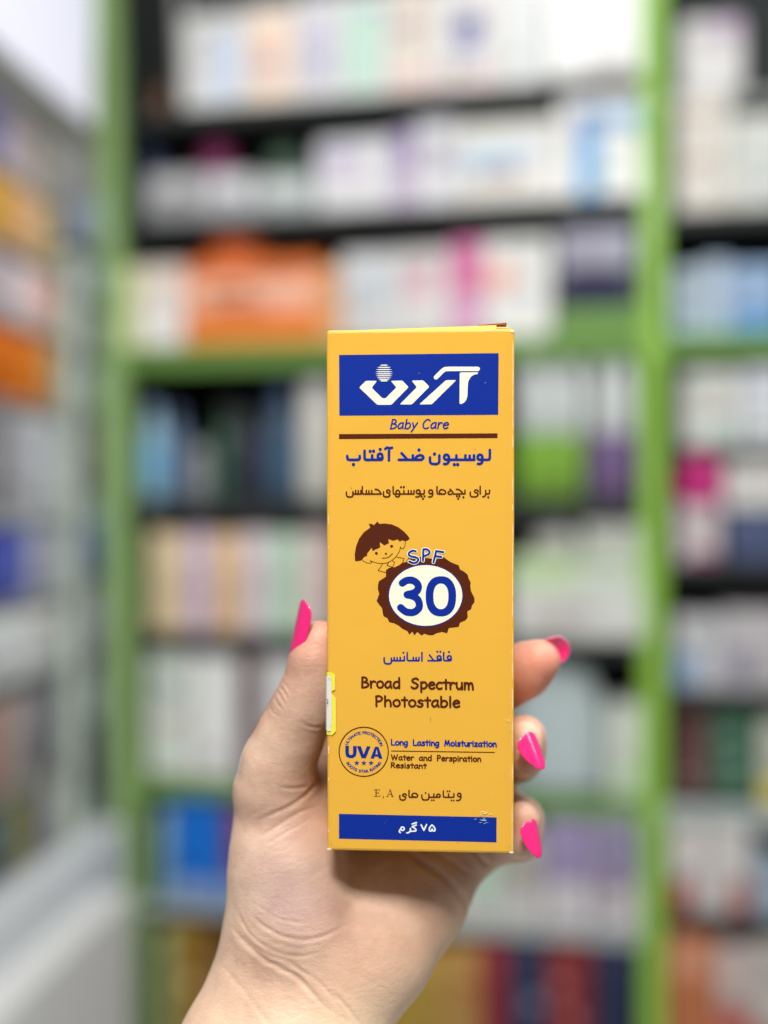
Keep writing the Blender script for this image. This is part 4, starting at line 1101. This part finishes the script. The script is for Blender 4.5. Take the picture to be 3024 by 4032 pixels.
# row G
CI(340, 368, 1750, ZG, (150, 190, 190), 'thin pale teal carton against the left green upright', back=-.005)
CI(369, 484, 1740, ZG, (20, 108, 204), 'bright blue carton left of the wrist', [('stripe', 0, 1, .0, .24, (132, 158, 200)), ('panel', .1, .9, .26, .5, (26, 116, 214))], back=-.012, depth=.15)
CI(485, 560, 1745, ZG, (120, 50, 66), 'dark red carton peeking out behind the thumb base', [('stripe', 0, 1, .0, .3, (120, 148, 196))], back=-.005)
CI(940, 1080, 1830, ZG, (178, 206, 186), 'mint white carton just right of the palm', [('stripe', 0, 1, .0, .35, (206, 206, 202))], back=-.008, depth=.14)
CI(1081, 1170, 1800, ZG, (176, 172, 160), 'beige carton under the little fingertip', [('stripe', 0, 1, .0, .4, (200, 198, 196))], back=-.008)
CI(1171, 1280, 1770, ZG, (152, 140, 176), 'left lilac carton with a white base', [('stripe', 0, 1, .0, .42, (200, 196, 198))], back=-.008)
CI(1281, 1385, 1768, ZG, (146, 138, 164), 'lilac carton next to the right green upright', [('stripe', 0, 1, .0, .42, (196, 192, 194))], back=-.008)
# row H
for (x0, x1, t, c, nm) in [(340, 372, 2010, (176, 190, 130), 'pale green carton at the foot of the left upright'), (373, 440, 2005, (156, 120, 50), 'ochre carton at the bottom left of the unit'), (441, 520, 2030, (110, 74, 34), 'brown carton beside the forearm'),
                           (800, 885, 2085, (186, 154, 56), 'mustard yellow carton right of the wrist'), (886, 960, 2060, (184, 150, 72), 'gold carton between the mustard and tan cartons'), (961, 1035, 2050, (190, 146, 84), 'tan carton left of the crimson carton'),
                           (1036, 1096, 2040, (146, 48, 58), 'crimson carton on the bottom shelf'), (1097, 1180, 2036, (48, 56, 84), 'navy carton between the two red cartons'), (1181, 1278, 2040, (128, 44, 46), 'dark red carton on the bottom shelf'), (1279, 1372, 2036, (44, 50, 80), 'navy carton next to the foot of the right upright')]:
    CI(x0, x1, t, ZH, c, nm, [('panel', .1, .9, .3, .8, tuple(int(v * .9) for v in c))], back=-.004, depth=.12, group='dark and gold cartons on the bottom shelf')
# right-hand bay
g = 'goods in the right-hand bay'
CI(1466, 1610, 32, U.z(1540, 205), (208, 206, 204), 'white rounded pack at the top of the right bay', [('panel', .5, .95, .7, .95, (186, 166, 186))], round_=.015, group=g, back=.0)
upart('shelf', aR + .016, aEnd, 0.0, DEP, U.z(1540, 205) - .012, U.z(1540, 205), mat((150, 152, 150), .5))
CI(1462, 1578, 200, RZ[0], (206, 202, 192), 'tall cream carton in the right bay', group=g, back=.0)
CI(1579, 1700, 250, RZ[0], (202, 204, 196), 'tall grey-white carton at the right edge of the picture', group=g, back=.0)
for (x0, x1, t, c, nm) in [(1452, 1516, 575, (160, 176, 186), 'pale steel blue carton right of the upright'), (1517, 1578, 560, (168, 184, 200), 'light blue carton in the right bay'), (1579, 1690, 570, (146, 172, 206), 'sky blue carton at the right edge')]:
    CI(x0, x1, t, RZ[1], c, nm, [('stripe', 0, 1, .0, .3, (90, 150, 196) if x0 > 1570 else (166, 190, 196))], group=g, back=-.005)
bottle_item(U, 1500, 1566, 500, RZ[1], (50, 70, 92), (40, 54, 70), 'dark blue bottle behind the light blue cartons', back=.14)
CI(1470, 1600, 800, RZ[2], (204, 206, 198), 'pale carton with a rounded top in the right bay', [('panel', .4, .9, .1, .5, (190, 204, 198))], group=g, round_=.012, back=.0)
CI(1601, 1700, 795, RZ[2], (202, 204, 208), 'white carton at the right edge above the magenta jar', group=g, back=.0)
CI(1462, 1556, 1085, RZ[3], (200, 188, 190), 'pinkish white carton below the magenta lid', [('stripe', .3, 1, .0, .16, (130, 20, 90))], group=g, back=.0)
jar(1458, 1572, 978, U.z(1510, 1085), (196, 40, 124), (176, 16, 104), 'magenta jar on the pinkish white carton', back=-.012)
CI(1570, 1700, 1098, RZ[3], (70, 80, 112), 'navy carton at the right edge', group=g, back=.0)
CI(1566, 1700, 990, U.z(1620, 1098), (208, 206, 200), 'white carton standing on the navy carton', group=g, back=.0)
CI(1456, 1560, 1330, RZ[4], (186, 186, 188), 'grey-white carton with a blue corner', [('panel', .02, .5, .05, .5, (130, 156, 190))], group=g, back=.0)
CI(1561, 1700, 1320, RZ[4], (182, 178, 180), 'light grey carton right of the blue cornered carton', [('panel', .1, .5, .1, .5, (140, 136, 156))], group=g, back=.0)
CI(1462, 1532, 1530, RZ[5], (96, 66, 64), 'dull maroon carton in the right bay', group=g, back=.02)
CI(1533, 1640, 1520, RZ[5], (60, 96, 76), 'dark green carton in the right bay', group=g, back=.02)
CI(1641, 1700, 1560, RZ[5], (190, 192, 176), 'pale carton beside the dark green carton', [('panel', 0, 1, .0, .35, (220, 200, 90))], group=g, back=.0)
CI(1446, 1530, 1790, RZ[6], (206, 200, 196), 'white pack with a red lower left corner', [('panel', 0, .6, .0, .4, (160, 66, 60))], group=g, back=-.005, round_=.008)
CI(1531, 1622, 1780, RZ[6], (202, 198, 194), 'white pack with a red lower right corner', [('panel', .55, 1, .0, .4, (168, 74, 64))], group=g, back=-.005, round_=.008)
CI(1623, 1700, 1850, RZ[6], (150, 166, 180), 'blue-grey carton at the lower right edge', group=g, back=.0)
CI(1440, 1545, 2020, RZ[7], (186, 112, 74), 'orange terracotta carton at the bottom of the right bay', [('panel', .1, .9, .7, .95, (200, 140, 110))], group=g, back=-.005)
CI(1546, 1625, 2050, RZ[7], (196, 178, 172), 'pinkish white pack at the bottom of the right bay', [('stripe', 0, 1, .3, .55, (190, 90, 84))], group=g, back=-.005, round_=.01)
CI(1626, 1710, 2040, RZ[7], (190, 184, 178), 'off-white pack at the bottom right corner', [('stripe', 0, 1, .2, .4, (186, 84, 80))], group=g, back=-.005, round_=.01)

# ------------------------------------------------------------------ side shelving on the left
side = empty('side_shelving_unit', LS.M(0, 0, -1.1), 'pale side shelving unit running towards the viewer at the left edge', 'shelving')
b0 = LS.at(232)[0]; bm_ = LS.at(160)[0]; bN = LS.at(-120)[0]
def spart(name, a0, a1, d0, d1, z0, z1, m): return upart(name, min(a0, a1), max(a0, a1), d0, d1, z0, z1, m, LS, side)
spart('upright', b0 - .012, b0 + .02, 0, .03, -1.1, .55, mat((160, 178, 166), .5))
spart('upright', bm_ - .012, bm_ + .012, -.01, .03, -1.1, .42, mat((186, 198, 186), .5, .1))
spart('back_panel', b0, bN, .24, .25, -1.1, .9, m_backp)
def lz(x, y): return LS.z(x, y)
near_z = [lz(60, y) for y in (392, 545, 700, 868, 1112, 1292, 1450, 1690, 1862)]
for i, z in enumerate(near_z): spart('shelf', bm_ + .02, bN, 0, .23, z - .012, z, m_greyrail if i in (4, 6) else mat((140, 140, 134), .5))
far_z = [lz(208, y) for y in (535, 645, 768, 888, 1040, 1240, 1412, 1700)]
for z in far_z: spart('shelf', b0 + .02, bm_ - .03, 0, .23, z - .01, z, m_board)
gs = 'goods on the left side shelving'
def SI(x0, x1, y0, z, rgb, label, bands=()): return carton_item(LS, x0, x1, y0, z, rgb, label, bands, depth=.08, back=.004, group=gs)
near = [(0, 248, [(-70, 18, (150, 148, 200), 'lilac white carton at the top of the left edge'), (19, 62, (214, 200, 204), 'pinkish white carton on the top left shelf'), (63, 118, (204, 196, 186), 'cream grey carton on the top left shelf')]),
        (1, 412, [(-70, 30, (232, 176, 50), 'golden yellow carton on the left edge'), (31, 80, (240, 186, 140), 'peach carton left of the yellow carton'), (81, 122, (226, 202, 146), 'pale yellow carton near the left post')]),
        (2, 575, [(-70, 40, (206, 196, 204), 'pale mauve carton on the left edge'), (41, 84, (244, 226, 228), 'white carton with a blush tone at left'), (85, 124, (236, 186, 174), 'salmon pink carton near the left post')]),
        (3, 722, [(-70, 58, (236, 120, 24), 'strong orange carton on the left edge'), (59, 96, (236, 138, 40), 'amber orange carton at left'), (97, 126, (204, 168, 112), 'tan carton near the left post')]),
        (4, 892, [(-70, 22, (150, 150, 154), 'mid grey carton on the left edge'), (23, 70, (184, 184, 190), 'light grey carton at left'), (71, 126, (220, 224, 228), 'pale silver carton near the left post')]),
        (5, 1142, [(-70, 20, (36, 64, 176), 'royal blue carton on the left edge'), (21, 66, (104, 118, 196), 'periwinkle carton at left'), (67, 126, (184, 188, 204), 'pale blue white carton near the left post')]),
        (6, 1318, [(-70, 48, (236, 242, 242), 'clean white carton low on the left edge'), (49, 124, (230, 232, 230), 'off-white carton low near the left post')]),
        (7, 1496, [(-70, 24, (176, 140, 124), 'beige carton near the bottom of the left edge'), (25, 72, (170, 162, 160), 'taupe carton near the bottom left'), (73, 128, (120, 120, 128), 'slate grey carton near the bottom left')]),
        (8, 1712, [(-70, 20, (54, 84, 104), 'dark teal carton in the lowest row at left'), (21, 60, (150, 146, 66), 'olive yellow carton in the lowest row at left'), (61, 100, (112, 112, 118), 'dark grey carton in the lowest row at left'), (101, 128, (190, 188, 184), 'pale grey carton in the lowest row at left')])]
for (zi, ytop, items) in near:
    for (x0, x1, c, nm) in items:
        xx = (x0 + x1) / 2
        yt = 1106 - (1106 - ytop) * (LS.at(60)[1] / LS.at(xx)[1])
        SI(x0, x1, yt, near_z[zi], c, nm, [('panel', .1, .9, .1, .35, tuple(int(v * .85) for v in c))])
for (zi, y0, c, nm) in [(0, 440, (160, 172, 188), 'steel blue carton in the far left bay'), (1, 588, (166, 172, 194), 'lavender blue carton in the far left bay'), (2, 684, (140, 136, 146), 'grey carton in the far left bay'), (3, 822, (150, 166, 152), 'sage grey carton in the far left bay'), (4, 905, (104, 90, 92), 'brownish carton in the far left bay'),
                         (5, 1128, (48, 76, 150), 'deep blue carton in the far left bay'), (6, 1305, (166, 162, 180), 'pale lilac grey carton in the far left bay'), (7, 1560, (64, 66, 68), 'charcoal carton in the far left bay')]:
    SI(186, 226, y0, far_z[zi], c, nm, [('panel', .1, .9, .1, .5, tuple(int(v * .8) for v in c))])
# white header with a curved lower edge over the side shelving
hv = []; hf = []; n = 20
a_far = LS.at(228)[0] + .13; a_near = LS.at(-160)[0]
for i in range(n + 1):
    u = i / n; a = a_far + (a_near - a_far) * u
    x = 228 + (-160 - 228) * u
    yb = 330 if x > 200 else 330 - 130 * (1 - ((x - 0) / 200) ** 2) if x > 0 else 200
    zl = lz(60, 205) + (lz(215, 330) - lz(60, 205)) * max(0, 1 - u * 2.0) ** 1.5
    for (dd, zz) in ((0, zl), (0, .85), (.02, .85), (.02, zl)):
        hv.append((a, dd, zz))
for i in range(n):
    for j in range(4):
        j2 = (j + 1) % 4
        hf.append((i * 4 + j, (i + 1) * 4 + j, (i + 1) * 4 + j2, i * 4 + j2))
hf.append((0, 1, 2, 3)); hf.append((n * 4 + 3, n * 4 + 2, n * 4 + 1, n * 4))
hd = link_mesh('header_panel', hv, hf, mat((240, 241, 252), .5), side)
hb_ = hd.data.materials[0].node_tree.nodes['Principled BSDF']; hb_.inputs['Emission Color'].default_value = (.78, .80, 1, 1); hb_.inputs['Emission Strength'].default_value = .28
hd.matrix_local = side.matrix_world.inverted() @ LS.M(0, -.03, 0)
tv = []; tf = []
for i in range(n + 1):
    a, zl = hv[i * 4][0], hv[i * 4][2]
    for (dd, zz) in ((-.004, zl - .03), (-.004, zl + .004), (.012, zl + .004), (.012, zl - .03)): tv.append((a, dd, zz))
for i in range(n):
    for j in range(4):
        j2 = (j + 1) % 4
        tf.append((i * 4 + j, (i + 1) * 4 + j, (i + 1) * 4 + j2, i * 4 + j2))
o = link_mesh('header_trim', tv, tf, mat((112, 114, 104), .5), side)
o.matrix_local = side.matrix_world.inverted() @ LS.M(0, -.03, 0)

# pale step-shaped bench below the side shelving
bench = empty('display_bench', LS.M(0, 0, -1.1), 'pale grey low display bench at the bottom left', 'bench')
zb_ = LS.z(60, 1880)
for (d0, d1, z1, c, st) in [(-.05, .23, zb_, (216, 220, 224), .05), (-.11, -.051, zb_ - .07, (224, 224, 222), .18), (-.20, -.111, zb_ - .15, (228, 227, 224), .58)]:
    upart('tier', b0 + st, bN + .3, d0, d1, -1.1, z1, mat(c, .5), LS, bench, .004)

# floor, back wall
v, f = [(-3, -2, -1.12), (3, -2, -1.12), (3, 4, -1.12), (-3, 4, -1.12)], [(0, 1, 2, 3)]
fl = link_mesh('floor', v, f, mat((196, 194, 190), .35, .1, .05, 6)); fl['kind'] = 'structure'
wv, wf = rbox(6, .1, 3.4, .002, 1)
wall = link_mesh('wall', wv, wf, mat((200, 200, 196), .8)); wall.matrix_world = Matrix.Translation((0, 2.75, -1.12)); wall['kind'] = 'structure'
